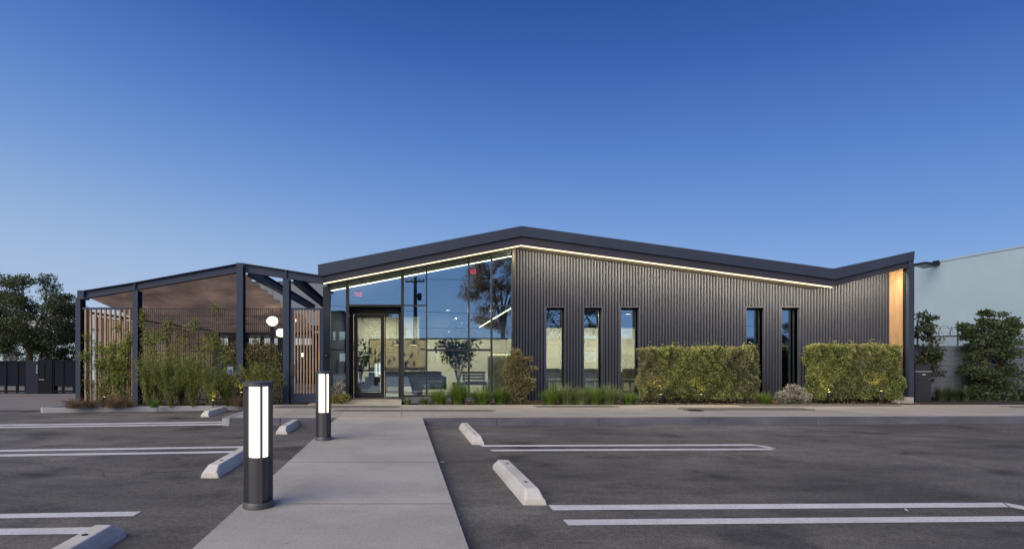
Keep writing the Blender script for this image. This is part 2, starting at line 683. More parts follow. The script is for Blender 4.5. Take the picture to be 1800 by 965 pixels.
for a, b in zip(cj[:-1], cj[1:]):
    if a is None or b is None:
        continue
    MB().slab([(a + .003, yfront(a)), (b - .003, yfront(b)), (b - .003, yfront(b) + CW), (a + .003, yfront(a) + CW)], -.02, ZW + .003).build('curb_stone', M['curb'], curb, bevel=.014)
# rounded end of that curb, at the left
arc_o = [(-3.406 + .20 * math.cos(t), y0 + .20 + .20 * math.sin(t)) for t in np.linspace(-PI / 2, -PI, 8)]
poly = [(-3.406, y0 + CW)] + [(-3.406, y0 + .001)][:0] + arc_o + [(-3.606, 13.75), (-3.455, 13.75), (-3.455, y0 + CW)]
MB().slab(list(reversed(poly)), -.02, ZW + .003).build('curb_return', M['curbl'], curb)

# paver strips, every paver a piece of the walk
pv = MB().box(-.095, .095, -.066, .066, -.03, 0).build('paver', M['paver'], None, bevel=.008, seg=1)
first = [pv]


def paver_strip(xa, xb, ya, yc):
    nx, ny = max(1, int(abs(xb - xa) / .2)), max(1, int(round((yc - ya) / .14)))
    for j in range(ny):
        for i in range(nx):
            o = first.pop() if first else pv.copy()
            if o.name not in COL.objects:
                COL.objects.link(o)
            o.parent = SWALK
            sx = .1 if j % 2 else 0
            o.location = (xa + .1 + i * .2 + sx, ya + .07 + j * .14, ZW + .012 + random.uniform(-.002, .002))


def strip_px(pa, pb, ya, yc):
    g1, g2 = G(pa, yc, ZW), G(pb, yc, ZW)
    near = G(pa, yc, ZW).y
    far = min(G(pa, ya, ZW).y, near + .56)
    paver_strip(g1.x, g2.x, near, far)


strip_px(478, 700, 713.2, 717)
strip_px(584, 880, 720.2, 723.6)
strip_px(944, 1090, 713, 716)
strip_px(1205, 1448, 717.6, 721.4)
strip_px(1305, 1590, 711.2, 714.2)
strip_px(1786, 1900, 714.5, 717)
lid = MB().lathe([(.0, .0), (.17, .0), (.17, .012), (.155, .016), (.0, .016)], (0, 0, 0), 24).build('valve_cover', M['dark'])
lid.location = G(1222, 721.5, ZW)
tag(lid, 'small round dark cover let into the pale walk beside the curb', 'valve cover')

# planting strips
a = MB()
a.slab([(XR + .06, yb + .004), (25, yb + .004), (25, YW + 6), (14.2, YW + 6), (14.2, YW - .02), (XR + .06, YW - .02)], -.02, .125)
tag(a.build('planting_bed', M['soil']), kind='structure')
# left planting bed, its own pale curb round it
pL, pR = G(66, 725.7), G(432, 720.6)
bedpoly = [(pL.x + .12, pL.y + .17), (pR.x + .6, pR.y + .20), (pR.x + .6, 14.9), (-8.6, 14.9), (-8.75, 14.2)]
MB().slab(bedpoly, -.02, .11)
tag(MB().slab([(pL.x + .25, pL.y + .21), (pR.x, pR.y + .16), (-3.61, 14.06), (-3.2, 14.06), (-3.2, 14.95), (-8.55, 14.95), (-8.55, 14.0)], -.02, .10).build('planting_bed', M['soil']), kind='structure')
cb = tag(bpy.data.objects.new('curb', None), kind='structure')
COL.objects.link(cb)
dirv = Vector((pR.x - pL.x, pR.y - pL.y, 0)).normalized()
nrm = Vector((-dirv.y, dirv.x, 0))
L_ = (Vector((pR.x, pR.y, 0)) - Vector((pL.x, pL.y, 0))).length
cuts = [0.12, L_ * .565, L_ + .36]
for a_, b_ in zip(cuts[:-1], cuts[1:]):
    A = Vector((pL.x, pL.y, 0)) + dirv * (a_ + .004)
    B = Vector((pL.x, pL.y, 0)) + dirv * (b_ - .004)
    MB().slab([(A.x, A.y), (B.x, B.y), ((B + nrm * .16).x, (B + nrm * .16).y), ((A + nrm * .16).x, (A + nrm * .16).y)], -.02, .125).build('curb_stone', M['curbl'], cb, bevel=.02)
A = Vector((pL.x, pL.y, 0)) + dirv * .12
tip = Vector((pL.x - .02, pL.y + .14, 0))
back = Vector((-8.62, 14.5, 0))
MB().slab([(tip.x, tip.y), (A.x, A.y), ((A + nrm * .16).x, (A + nrm * .16).y), (back.x + .16, back.y), (back.x, back.y)], -.02, .125).build('curb_nose', M['curbl'], cb, bevel=.02)

# parking lines
ln = tag(bpy.data.objects.new('lot_marking', None), kind='structure')
COL.objects.link(ln)


def line_poly(pts, z=.004):
    me = bpy.data.meshes.new('parking_line')
    q = [G(x, y) for x, y in pts]
    me.from_pydata([(p.x, p.y, z) for p in q], [], [tuple(range(len(q)))])
    return link('parking_line', me, M['line'], ln)


line_poly([(848, 785.2), (1340, 783.4), (1322, 780.8), (844, 782.2)])
line_poly([(867, 793.2), (1363, 791), (1353, 788.2), (860, 790.2)])
line_poly([(1327.5, 783.6), (1342, 783.55), (1365, 788.0), (1353, 788.05)][::1])
line_poly([(972, 897), (1774, 891.6), (1762, 883.6), (964, 888)])
line_poly([(999, 923.5), (1830, 916.5), (1830, 907), (989, 913.5)])
line_poly([(1776, 891.5), (1850, 906), (1856, 899.5), (1764.5, 883.5)])
line_poly([(-60, 749.6), (424, 742.6), (408, 740.6), (-60, 747)])
line_poly([(-60, 753.2), (505, 745.6), (482, 743.2), (-60, 750.9)])
line_poly([(-60, 795), (480, 786.3), (466, 783.6), (-60, 791.6)])
line_poly([(-60, 803.5), (413, 796), (421, 792.6), (-60, 799.6)])
line_poly([(-60, 912.3), (234, 907.4), (248, 899), (-60, 904.5)])
line_poly([(-60, 941.2), (166, 938.5), (176, 926.5), (-60, 930.5)])


# wheel stops
def wheel_stop(x0, x1, ya, yc, label, h=.125):
    c = Vector(((x0 + x1) / 2, (ya + yc) / 2, 0))
    t = thing('wheel_stop', c, label, 'wheel stop', 'concrete wheel stops beside the path')
    w2, L2 = (x1 - x0) / 2, (yc - ya) / 2
    mb = MB()
    rows = []
    for yy, k in ((-L2, .0), (-L2 + .13, 1), (L2 - .13, 1), (L2, .0)):
        ww = w2 if True else w2
        hh = h if k else h * .50
        inset = w2 * (.42 if k else .34)
        rows.append([(-ww, yy, 0), (-ww + .012, yy, .045), (-ww + inset, yy, hh), (ww - inset, yy, hh), (ww - .012, yy, .045), (ww, yy, 0)])
    vs = [(c.x + p[0], c.y + p[1], p[2]) for r_ in rows for p in r_]
    fs = []
    for i in range(3):
        for k in range(5):
            fs.append((i * 6 + k, (i + 1) * 6 + k, (i + 1) * 6 + k + 1, i * 6 + k + 1))
    fs += [tuple(range(0, 6)), tuple(reversed(range(18, 24)))]
    mb.add(vs, fs)
    mb.build('stop_body', M['stop'], t, bevel=.010)
    for q in (-.5, .5):
        MB().lathe([(.0, h + .001), (.020, h + .001), (.020, h + .004), (.0, h + .005)], (c.x, c.y + q * L2 * 1.1, 0), 12).build('anchor_hole', M['black'], t)


wheel_stop(1.10, 1.315, ys(1.32 / 256.5), G(868, 824).y + .06, 'pale concrete wheel stop, the nearer of the two to the right of the path')
wheel_stop(1.085, 1.28, ys(1.32 / 150.5), G(808, 753).y, 'pale concrete wheel stop, the farther of the two to the right of the path')
wheel_stop(-2.26, -2.05, 2.45, ys(1.32 / 311.), 'cream concrete wheel stop cut off by the bottom edge, left of the path')
wheel_stop(-2.235, -2.03, ys(1.32 / 209), 7.75, 'cream concrete wheel stop partly hidden behind the big near bollard')
wheel_stop(-2.215, -2.01, ys(1.32 / 132), 11.15, 'cream concrete wheel stop between the two lit bollards')
wheel_stop(-4.60, -4.40, 12.35, 13.75, 'small far wheel stop in front of the curb of the shrub bed')


# small litter on the asphalt, plus a twig shape standing in for a drain
for (px, py, l, rz) in ((1594, 898, .09, 1.0), (707, 901, .05, .2), (777, 814, .07, .3)):
    g = G(px, py)
    mb = MB()
    mb.tube([(-l / 2, 0, .012), (-l * .1, l * .12, .014), (l / 2, 0, .011)], [.003, .008, .003], 5)
    o = mb.build('ground_scrap', M['line'])
    o.location = g + Vector((0, 0, .002))
    o.rotation_euler.z = rz
    tag(o, {1594: 'curled pale dry leaf between the two near lines on the right', 707: 'tiny pale scrap on the asphalt beside the near path edge',
            777: 'thin pale sliver standing in for a small drain right of the path'}[px], 'litter')


# ------------------------------------------------------------------ bollards
def bollard(px, py, label):
    s = (H - ZW) / (py - CY)
    c = Vector((wx(px, s), ys(s), ZW))
    t = thing('bollard_light', c, label, 'bollard', 'lit bollards along the path')
    r_ = .112
    MB().lathe([(0, 0), (.122, 0), (.122, .040), (.115, .050), (0, .050)], c, 48).build('base_ring', M['steel_dark'], t, smooth=True)
    MB().lathe([(0, 1.0 - .036), (.121, 1.0 - .036), (.121, 1.0 - .004), (.116, 1.0), (0, 1.0)], c, 48).build('cap', M['steel_dark'], t, smooth=True)
    MB().lathe([(0, .05), (.082, .05), (.082, .400), (0, .400)], c, 40).build('lower_core', M['steel_dark'], t, smooth=True)
    MB().lathe([(0, .402), (.076, .402), (.076, .962), (0, .962)], c, 40).build('diffuser', M['lampw'], t, smooth=True)
    for k in range(4):
        an = -PI / 2 + R(28) + k * PI / 2
        d = Vector((math.cos(an), math.sin(an), 0))
        MB().bar(c + d * .092 + Vector((0, 0, .05)), c + d * .092 + Vector((0, 0, .964)), .014, .050, up=d).build('fin', M['steel_dark'], t)
        # broader pilaster behind each fin edge
    return t


M['steel_dark'] = plain('bollard_metal', (.085, .085, .092), .42, .2, .08, 3)
bollard(454, 889.5, 'near lit bollard lamp standing on the left edge of the path, larger in view')
bollard(568.5, 772.5, 'farther lit bollard lamp on the left edge of the path, in front of the entrance')

# ------------------------------------------------------------------ main building
bld = thing('office_building', (5.8, YW, 0), 'low charcoal building with corrugated metal wall, folded roof and glass entrance', 'building')


def prof(pts, s):
    return [(wx(x, s), wz(y, s)) for x, y in pts]


TOP = prof([(558.5, 466), (917, 398), (1469, 473.5), (1608, 442)], SE)
SPL = prof([(560, 486), (917, 415), (1468, 491), (1607, 457)], SE)
BOT = prof([(568, 497), (917, 430), (1467, 503.5), (1599, 470)], SE)


def zat(pr, x):
    for (xa, za), (xb, zb) in zip(pr[:-1], pr[1:]):
        if x <= xb or (xb, zb) == pr[-1]:
            return za + (zb - za) * (x - xa) / (xb - xa)


YBACK = YW + 13
# roof sheet
mb = MB()
for (xa, za), (xb, zb) in zip(TOP[:-1], TOP[1:]):
    mb.prism([(xa, za - .06), (xb, zb - .06), (xb, zb), (xa, za)], YE + .012, YBACK)
mb.build('roof', M['fascia'], bld)
# upper fascia panels (front), each pitch in sheets with fine joints
for k in range(3):
    (xa, za), (xb, zb) = TOP[k], TOP[k + 1]
    (xc, zc), (xd, zd) = SPL[k], SPL[k + 1]
    n = (2, 4, 1)[k]
    for i in range(n):
        t0, t1 = i / n, (i + 1) / n
        g0, g1 = (.0015 if i else 0), (.0015 if i < n - 1 else 0)
        lp = lambda a, b, t: a + (b - a) * t
        MB().prism([(lp(xc, xd, t0) + g0, lp(zc, zd, t0)), (lp(xc, xd, t1) - g1, lp(zc, zd, t1)),
                    (lp(xa, xb, t1) - g1, lp(za, zb, t1) + .012), (lp(xa, xb, t0) + g0, lp(za, zb, t0) + .012)], YE, YE + .05).build('upper_fascia', M['fascia'], bld)
    MB().prism([(BOT[k][0], BOT[k][1]), (BOT[k + 1][0], BOT[k + 1][1]), (SPL[k + 1][0] - (.06 if k == 2 else 0), SPL[k + 1][1] + .05), (SPL[k][0] + (.08 if k == 0 else 0), SPL[k][1] + .05)], YE + .06, YE + .11).build('lower_fascia', M['fascia2'], bld)
# left return of the fascia
MB().box(TOP[0][0], TOP[0][0] + .05, YE + .052, YBACK, SPL[0][1], TOP[0][1] + .01).build('side_fascia', M['fascia'], bld)
# soffit
mb = MB()
for k in range(3):
    (xa, za), (xb, zb) = BOT[k], BOT[k + 1]
    mb.prism([(xa, za + .03), (xb, zb + .03), (xb, zb + .05), (xa, za + .05)], YE + .112, YW + .4)
mb.build('soffit', M['soffit'], bld)
# LED strip along the bottom edge: the lens, and its lamps washing the wall
def led_lamp(xa, za, xb, zb, y, n=4, k=1.0, wid=.010):
    a, b = Vector((xa, y, za)), Vector((xb, y, zb))
    d = (b - a).normalized()
    aim = (Vector((0, .80, -.60))).normalized()
    aim = (aim - d * aim.dot(d)).normalized()
    for i in range(n):
        l = bpy.data.lights.new('led_lamp', 'AREA')
        l.shape = 'RECTANGLE'
        l.size = (b - a).length / n
        l.size_y = wid
        l.color = (1.0, .80, .46)
        l.energy = LED_W * k * (b - a).length / n
        o = bpy.data.objects.new('led_lamp', l)
        COL.objects.link(o)
        o.parent = bld
        z_ = -aim
        y_ = z_.cross(d)
        m = Matrix((d, y_, z_)).transposed().to_4x4()
        m.translation = a + (b - a) * ((i + .5) / n) - bld.location
        o.matrix_local = m


LED_W = 40
for k, (t0, t1) in ((0, (0.0, 1)), (1, (0, 1.0)), ):
    (xa, za), (xb, zb) = BOT[k], BOT[k + 1]
    MB().prism([(xa, za - .024), (xb, zb - .024), (xb, zb), (xa, za)], YE + .075, YE + .10).build('light_strip', M['led'], bld)
    led_lamp(xa, za - .02, xb, zb - .02, YE + .105, 4, .018 if k == 0 else 1.0, .03 if k == 0 else .010)
(xa, za), (xb, zb) = BOT[2], BOT[3]
MB().prism([(xa + .15, za + .005 + .15 * (zb - za) / (xb - xa)), (xb - .2, zb + .005 - .2 * (zb - za) / (xb - xa)), (xb - .2, zb + .028 - .2 * (zb - za) / (xb - xa)), (xa + .15, za + .028 + .15 * (zb - za) / (xb - xa))], YE + .113, YE + .14).build('light_strip', M['led'], bld)
led_lamp(xa + .15, za - .03 + .15 * (zb - za) / (xb - xa), xb - .2, zb - .03 - .2 * (zb - za) / (xb - xa), YE + .15, 2)

# corrugated wall, with the window openings left out
X0, X1 = wx(903, SW), wx(1562, SW)
WIN = [(959, 991), (1025, 1056), (1089.5, 1121), (1309, 1340), (1370.5, 1401.5)]
WZ0, WZ1 = wz(690, SW), wz(541, SW)
wins = [(wx(a, SW), wx(b, SW)) for a, b in WIN]
per, amp = .0853, .085
xp, yp_ = [], []
x = X0
while x < X1:
    for f, d in ((0, amp * .45), (.07, amp * .06), (.16, 0), (.40, 0), (.49, amp * .06), (.56, amp * .45), (.60, amp), (.96, amp)):
        if x + f * per <= X1:
            xp.append(x + f * per)
            yp_.append(YW - amp + d)
    x += per
for a, b in wins:
    for q in (a, b):
        yy = float(np.interp(q, xp, yp_))
        k = int(np.searchsorted(xp, q))
        xp.insert(k, q)
        yp_.insert(k, yy)
mb = MB()
for i in range(len(xp) - 1):
    xa, xb, ya, yb_ = xp[i], xp[i + 1], yp_[i], yp_[i + 1]
    mid = (xa + xb) / 2
    ins = any(a - 1e-6 < mid < b + 1e-6 for a, b in wins)
    ta, tb = zat(BOT, xa) + .02, zat(BOT, xb) + .02
    for z0a, z0b, z1a, z1b in ([(.05, .05, WZ0, WZ0), (WZ1, WZ1, ta, tb)] if ins else [(.05, .05, ta, tb)]):
        mb.add([(xa, ya, z0a), (xb, yb_, z0b), (xb, yb_, z1b), (xa, ya, z1a)], [(0, 1, 2, 3)])
mb.build('corrugated_wall', M['clad'], bld)
# backing wall with the same openings
mb = MB()
edges = [X0] + [q for ab in wins for q in ab] + [X1]
bY0, bY1 = YW + .004, YW + .16
pts_top = lambda a, b: [q for q in [BOT[1][0], BOT[2][0]] if a < q < b]


def wall_piece(a, b, z0=None, z1=None):
    xs = [a] + pts_top(a, b) + [b]
    for p, q in zip(xs[:-1], xs[1:]):
        if z1 is None:
            mb.prism([(p, z0), (q, z0), (q, zat(BOT, q) + .02), (p, zat(BOT, p) + .02)], bY0, bY1)
        else:
            mb.prism([(p, z0), (q, z0), (q, z1), (p, z1)], bY0, bY1)


for i in range(0, len(edges) - 1):
    a, b = edges[i], edges[i + 1]
    if i % 2 == 0:
        wall_piece(a, b, .05)
    else:
        wall_piece(a, b, .05, WZ0)
        wall_piece(a, b, WZ1)
mb.build('backing_wall', M['dark'], bld)
MB().box(X0 + .02, X1, YW - .03, YW + .0, .02, .16).build('base_channel', M['curb'], bld)
# narrow windows: deep reveal, trim, frame and pane
for a, b in wins:
    fr = MB()
    d = .17
    fr.box(a - .030, a, YW - .088, YW + d, WZ0, WZ1 + .03)
    fr.box(b, b + .030, YW - .088, YW + d, WZ0, WZ1 + .03)
    fr.box(a + .001, b - .001, YW - .086, YW + d, WZ1, WZ1 + .028)
    fr.box(a + .001, b - .001, YW - .086, YW + d, WZ0 - .03, WZ0)
    f = fr.build('window', M['clad'], bld)
    ff = MB()
    t_ = .018
    ff.box(a + .001, a + t_, YW + d - .06, YW + d - .002, WZ0 + .001, WZ1 - .001)
    ff.box(b - t_, b - .001, YW + d - .06, YW + d - .002, WZ0 + .001, WZ1 - .001)
    ff.box(a + t_, b - t_, YW + d - .058, YW + d - .003, WZ1 - .06, WZ1 - .002)
    ff.box(a + t_, b - t_, YW + d - .058, YW + d - .003, WZ0 + .002, WZ0 + .04)
    ff.build('frame', M['dark'], f)
    MB().box(a + t_, b - t_, YW + d - .035, YW + d - .025, WZ0 + .04, WZ1 - .06).build('pane', M['glass'], f)

# right end: fin wall clad in timber, steel end post on a concrete foot
XF = wx(1558.5, SW)
MB().box(XF, XF + .02, YE + .20, YW - .087, .1, zat(BOT, XF) + .02).build('timber_panel', M['wood'], bld)
MB().box(XF + .021, XF + .12, YE + .14, YBACK - 1, .02, zat(BOT, XF) + .1).build('fin_wall', M['clad'], bld)
XPa, XPb = wx(1590, SE), wx(1607.5, SE)
ztop = zat(SPL, XPa) + .02
mb = MB()
mb.box(wx(1599, SE), XPb, YE + .02, YE + .05, .03, zat(SPL, XPb) + .04)
mb.box(wx(1599, SE), wx(1600.5, SE), YE + .051, YE + .18, .03, zat(SPL, XPb) + .02)
mb.build('end_post', M['fascia'], bld)
mb = MB()
mb.box(13.82, 13.905, YE + .115, YE + .18, .03, zat(BOT, 13.82) + .03)
mb.build('end_channel', M['dark'], bld)
MB().box(wx(1577, SE), wx(1603, SE), YE - .06, YE + .21, .02, wz(698, SE)).build('concrete_foot', M['walk'], bld, bevel=.01)
# side and rear walls
mb = MB()
mb.box(wx(568, SW) - .02, wx(568, SW) + .14, YW + .22, YBACK - .6, .02, zat(BOT, wx(568, SW) + .03) + .02)
mb.build('side_wall', M['clad'], bld)
for k in range(3):
    pass
mb = MB()
for (xa, za), (xb, zb) in zip(BOT[:-1], BOT[1:]):
    mb.prism([(xa, .02), (xb, .02), (xb, zb + .03), (xa, za + .03)], YBACK - .5, YBACK - .35)
mb.build('rear_wall', M['clad'], bld)
# left pier
MB().box(wx(568.5, SW), wx(581, SW), YW - .10, YW + .2, .02, zat(BOT, wx(570, SW)) + .025).build('corner_pier', M['fascia'], bld, bevel=.006)
MB().box(wx(570, SW), wx(579, SW), YW - .135, YW - .103, wz(628, SW), wz(620, SW)).build('card_reader', M['black'], bld, bevel=.006)
MB().box(wx(572.4, SW), wx(575.6, SW), YW - .139, YW - .1365, wz(625.6, SW), wz(624.2, SW)).build('reader_button', M['white'], bld)

# ---- curtain wall
ZG0 = wz(697, SW)


def gtop(x):
    return zat(BOT, x) + .028


def mullion(pa, pb, z0=None, z1=None, dep=.12, name='mullion', m=None):
    a, b = wx(pa, SW), wx(pb, SW)
    if z1 is None:
        MB().prism([(a, z0 or .1), (b, z0 or .1), (b, gtop(b)), (a, gtop(a))], YW - dep / 2, YW + dep / 2).build(name, m or M['mull'], bld)
    else:
        MB().box(a, b, YW - dep / 2, YW + dep / 2, z0, z1).build(name, m or M['mull'], bld)


def transom(pa, pb, ya, yb_, dep=.10):
    MB().box(wx(pa, SW) + .001, wx(pb, SW) - .001, YW - dep / 2, YW + dep / 2, wz(yb_, SW), wz(ya, SW)).build('transom', M['mull'], bld)


def pane(pa, pb, y_bot, y_top=None, dy=0.0):
    a, b = wx(pa, SW) + .001, wx(pb, SW) - .001
    z0 = wz(y_bot, SW)
    za, zb = (gtop(a), gtop(b)) if y_top is None else (wz(y_top, SW),) * 2
    MB().prism([(a, z0), (b, z0), (b, zb), (a, za)], YW - .006 + dy, YW + .006 + dy).build('glass_pane', M['glass'], bld)


mullion(608.5, 613.5, dep=.18)
mullion(705, 710, dep=.18)
mullion(748.6, 750.8)
mullion(822.6, 825)
mullion(862.8, 865, dep=.16)
mullion(899.5, 903, dep=.2, m=M['dark'])
transom(581, 608.5, 613.5, 616)
transom(710, 748.6, 536, 538)
transom(613.5, 705, 535.5, 539, .16)
transom(750.8, 822.6, 613.5, 617)
transom(825, 862.8, 613.5, 617)
transom(865, 899.5, 536.5, 538.5)
transom(581, 608.5, 694, 697.5)
for a, b in ((710, 748.6), (750.8, 822.6), (825, 862.8), (865, 899.5)):
    transom(a, b, 694, 697.5)
MB().box(wx(710, SW), wx(903, SW), YW - .08, YW + .08, .05, wz(697.6, SW)).build('sill_wall', M['curb'], bld)
MB().box(wx(581, SW), wx(608.5, SW), YW - .08, YW + .08, .05, wz(697.6, SW)).build('sill_wall', M['curb'], bld)
pane(581, 608.5, 694, 616)
pane(581, 608.5, 613.5)
pane(613.5, 705, 535.5)
pane(710, 748.6, 694, 538)
pane(710, 748.6, 536)
pane(750.8, 822.6, 694, 617)
pane(750.8, 822.6, 613.5)
pane(825, 862.8, 694, 617)
pane(825, 862.8, 613.5)
pane(865, 899.5, 694, 538.5)
pane(865, 899.5, 536.5)

# ---- entrance recess, door and sidelight
SD = .0169
YD = ys(SD)
xa, xb = wx(613.5, SW), wx(705, SW)
mb = MB()
mb.box(xa - .04, xa, YW + .092, YD + .12, .1, wz(539, SW))
mb.box(xb, xb + .04, YW + .092, YD + .12, .1, wz(539, SW))
mb.box(xa, xb, YW + .082, YD + .12, wz(539, SW), wz(536.5, SW))
mb.build('entry_reveal', M['dark'], bld)
fz = wz(541.5, SD)
mb = MB()
mb.box(xa, wx(621.5, SD), YD - .05, YD + .05, .14, fz)
mb.box(wx(676.5, SD), wx(678, SD), YD - .05, YD + .05, .14, fz)
mb.box(wx(700.5, SD), xb, YD - .05, YD + .05, .14, fz)
mb.box(wx(621.5, SD), wx(676.5, SD), YD - .05, YD + .05, wz(552, SD), fz)
mb.box(wx(678, SD), wx(700.5, SD), YD - .049, YD + .049, wz(552, SD), wz(549.5, SD))
mb.box(wx(678, SD), wx(700.5, SD), YD - .049, YD + .049, .14, wz(697.5, SD))
mb.build('door_frame', M['black'], bld)
MB().box(wx(678, SD), wx(700.5, SD), YD - .006, YD + .006, wz(697.5, SD), wz(552, SD)).build('sidelight_pane', M['glass'], bld)
MB().box(wx(678, SD), wx(700.5, SD), YD - .045, YD + .045, wz(549.5, SD), fz).build('sidelight_header', M['mull'], bld)
dl, dr, dt, db = wx(622.2, SD), wx(676, SD), wz(553, SD), .16
mb = MB()
mb.box(dl, wx(629, SD), YD - .03, YD + .03, db, dt)
mb.box(wx(669.5, SD), dr, YD - .03, YD + .03, db, dt)
mb.box(wx(629, SD), wx(669.5, SD), YD - .029, YD + .029, wz(559, SD), dt)
mb.box(wx(629, SD), wx(669.5, SD), YD - .029, YD + .029, db, wz(689.5, SD))
door = mb.build('door', M['black'], bld)
MB().box(wx(629, SD), wx(669.5, SD), YD - .006, YD + .006, wz(689.5, SD), wz(559, SD)).build('door_glass', M['glass'], door)
MB().box(wx(629, SD), wx(669.5, SD), YD + .008, YD + .04, wz(652.5, SD), wz(650, SD)).build('push_bar', M['black'], door)
hb = MB()
hx = wx(671.2, SD)
hb.tube([(hx, YD - .09, wz(592, SD)), (hx, YD - .09, wz(682, SD))], .013, 10)
for q in (600, 674):
    hb.tube([(hx, YD - .09, wz(q, SD)), (hx, YD - .031, wz(q, SD))], .008, 8)
hb.build('handle', M['black'], door)
MB().box(xa, xb, YW - .1, YD + .05, .1, ZW + .012).build('threshold', M['walk'], bld)

# ---- interior shell
YI = ys(.0212)
mb = MB()
mb.box(wx(568, SW) + .15, XF, YW + .17, YBACK - .6, .06, .155)
mb.build('floor', M['floor'], bld)
mb = MB()
mb.box(wx(583, SW), wx(737, YI / F), YI, YI + .12, .156, 2.90)
mb.box(wx(737, YI / F) + .002, 3.9, YI, YI + .12, .156, 2.05)
mb.build('lobby_wall', M['cream'], bld)
MB().prism([(wx(583, SW), 2.052), (3.9, 2.052), (3.9, zat(BOT, 3.2)), (wx(583, SW), zat(BOT, wx(583, SW)))], YI + .13, YI + .25).build('upper_lobby_blocker', M['dark'], bld)  # added dark panel, blocks the lit rear wall so the upper interior stays dark
MB().box(3.9, 4.02, YW + .9, YI + .12, .156, 2.05).build('lobby_side_wall', M['cream'], bld)
MB().box(4.03, 9.0, YW + 3.2, YW + 3.32, .156, 2.4).build('office_wall', M['cream'], bld)
MB().box(9.0, 9.12, YW + .5, YW + 3.32, .156, 2.6).build('office_side_wall', M['cream'], bld)
mb = MB()
for (xa_, za), (xb_, zb) in zip(BOT[:-1], BOT[1:]):
    mb.prism([(xa_, za + .001), (xb_, zb + .001), (xb_, zb + .028), (xa_, za + .028)], YW + .42, YBACK - .52)
mb.build('ceiling', M['dark'], bld)


# ---- things inside
def area(name, loc, size, power, parent, col=(1, .87, .64), sizey=None, rot=None):
    l = bpy.data.lights.new(name, 'AREA')
    l.energy = power
    l.color = col
    l.size = size
    if sizey:
        l.shape = 'RECTANGLE'
        l.size_y = sizey
    o = bpy.data.objects.new(name, l)
    COL.objects.link(o)
    o.parent = parent
    o.location = Vector(loc) - wloc(parent)
    if rot: o.rotation_euler = rot
    return o


def downlight(x, y, z, label, power):
    t = thing('ceiling_light', (x, y, z), label, 'ceiling light', 'lights in the ceiling of the building')
    MB().lathe([(0, .0), (.09, .0), (.09, .06), (0, .06)], (x, y, z), 20).build('housing', M['black'], t)
    MB().lathe([(0, -.004), (.07, -.004), (.07, -.001), (0, -.001)], (x, y, z), 20).build('lens', M['ledin'], t)
    MB().tube([(x, y, z + .06), (x, y, zat(BOT, x) + .0)], .006, 5).build('rod', M['black'], t)
    area('lamp', (x, y, z - .02), .14, power, t)


downlight(-.75, YI - 1.5, 3.0, 'round ceiling light in the lobby nearest the entrance door', 190)
downlight(1.6, YI - 1.5, 3.0, 'round ceiling light over the lobby seats', 115)
downlight(3.1, YI - 1.4, 3.0, 'round ceiling light by the right end of the lobby glass', 75)
downlight(5.2, YW + 1.6, 2.75, 'round office ceiling light behind the first narrow window', 170)
downlight(7.2, YW + 1.6, 2.75, 'round office ceiling light behind the third narrow window', 170)


def exit_sign(px, py, s, label):
    c = P(px, py, s)
    t = thing('exit_sign', c, label, 'exit sign', 'lit exit signs inside the glass wall')
    cu = bpy.data.curves.new('exit_text', 'FONT')
    cu.body = 'EXIT'
    cu.size = .20
    cu.extrude = .008
    cu.align_x, cu.align_y = 'CENTER', 'CENTER'
    o = bpy.data.objects.new('exit_text', cu)
    COL.objects.link(o)
    dg = bpy.context.evaluated_depsgraph_get()
    me = bpy.data.meshes.new_from_object(o.evaluated_get(dg))
    bpy.data.objects.remove(o)
    me.transform(Matrix.Rotation(PI / 2, 4, 'X'))
    me.transform(Matrix.Scale(-.62, 4, (1, 0, 0)))
    me.materials.clear()
    lt = link('lettering', me, M['red'], t)
    lt.location = (0, -.012, 0)
    MB().box(c.x - .17, c.x + .17, c.y, c.y + .012, c.z - .10, c.z + .10).build('sign_plate', M['signglass'], t)
    MB().box(c.x - .18, c.x + .18, c.y - .02, c.y + .03, c.z + .101, c.z + .135).build('sign_housing', M['dark'], t)
    MB().tube([(c.x, c.y, c.z + .135), (c.x, c.y, zat(BOT, c.x))], .008, 6).build('rod', M['dark'], t)


M['signglass'] = glass('sign_glass', .06, (.93, .93, .93), (1, 1, 1))
exit_sign(629, 518, .0184, 'red exit sign seen from behind above the entrance door')
exit_sign(829.5, 478, .0176, 'red exit sign seen from behind high in the glass near the tree reflection')

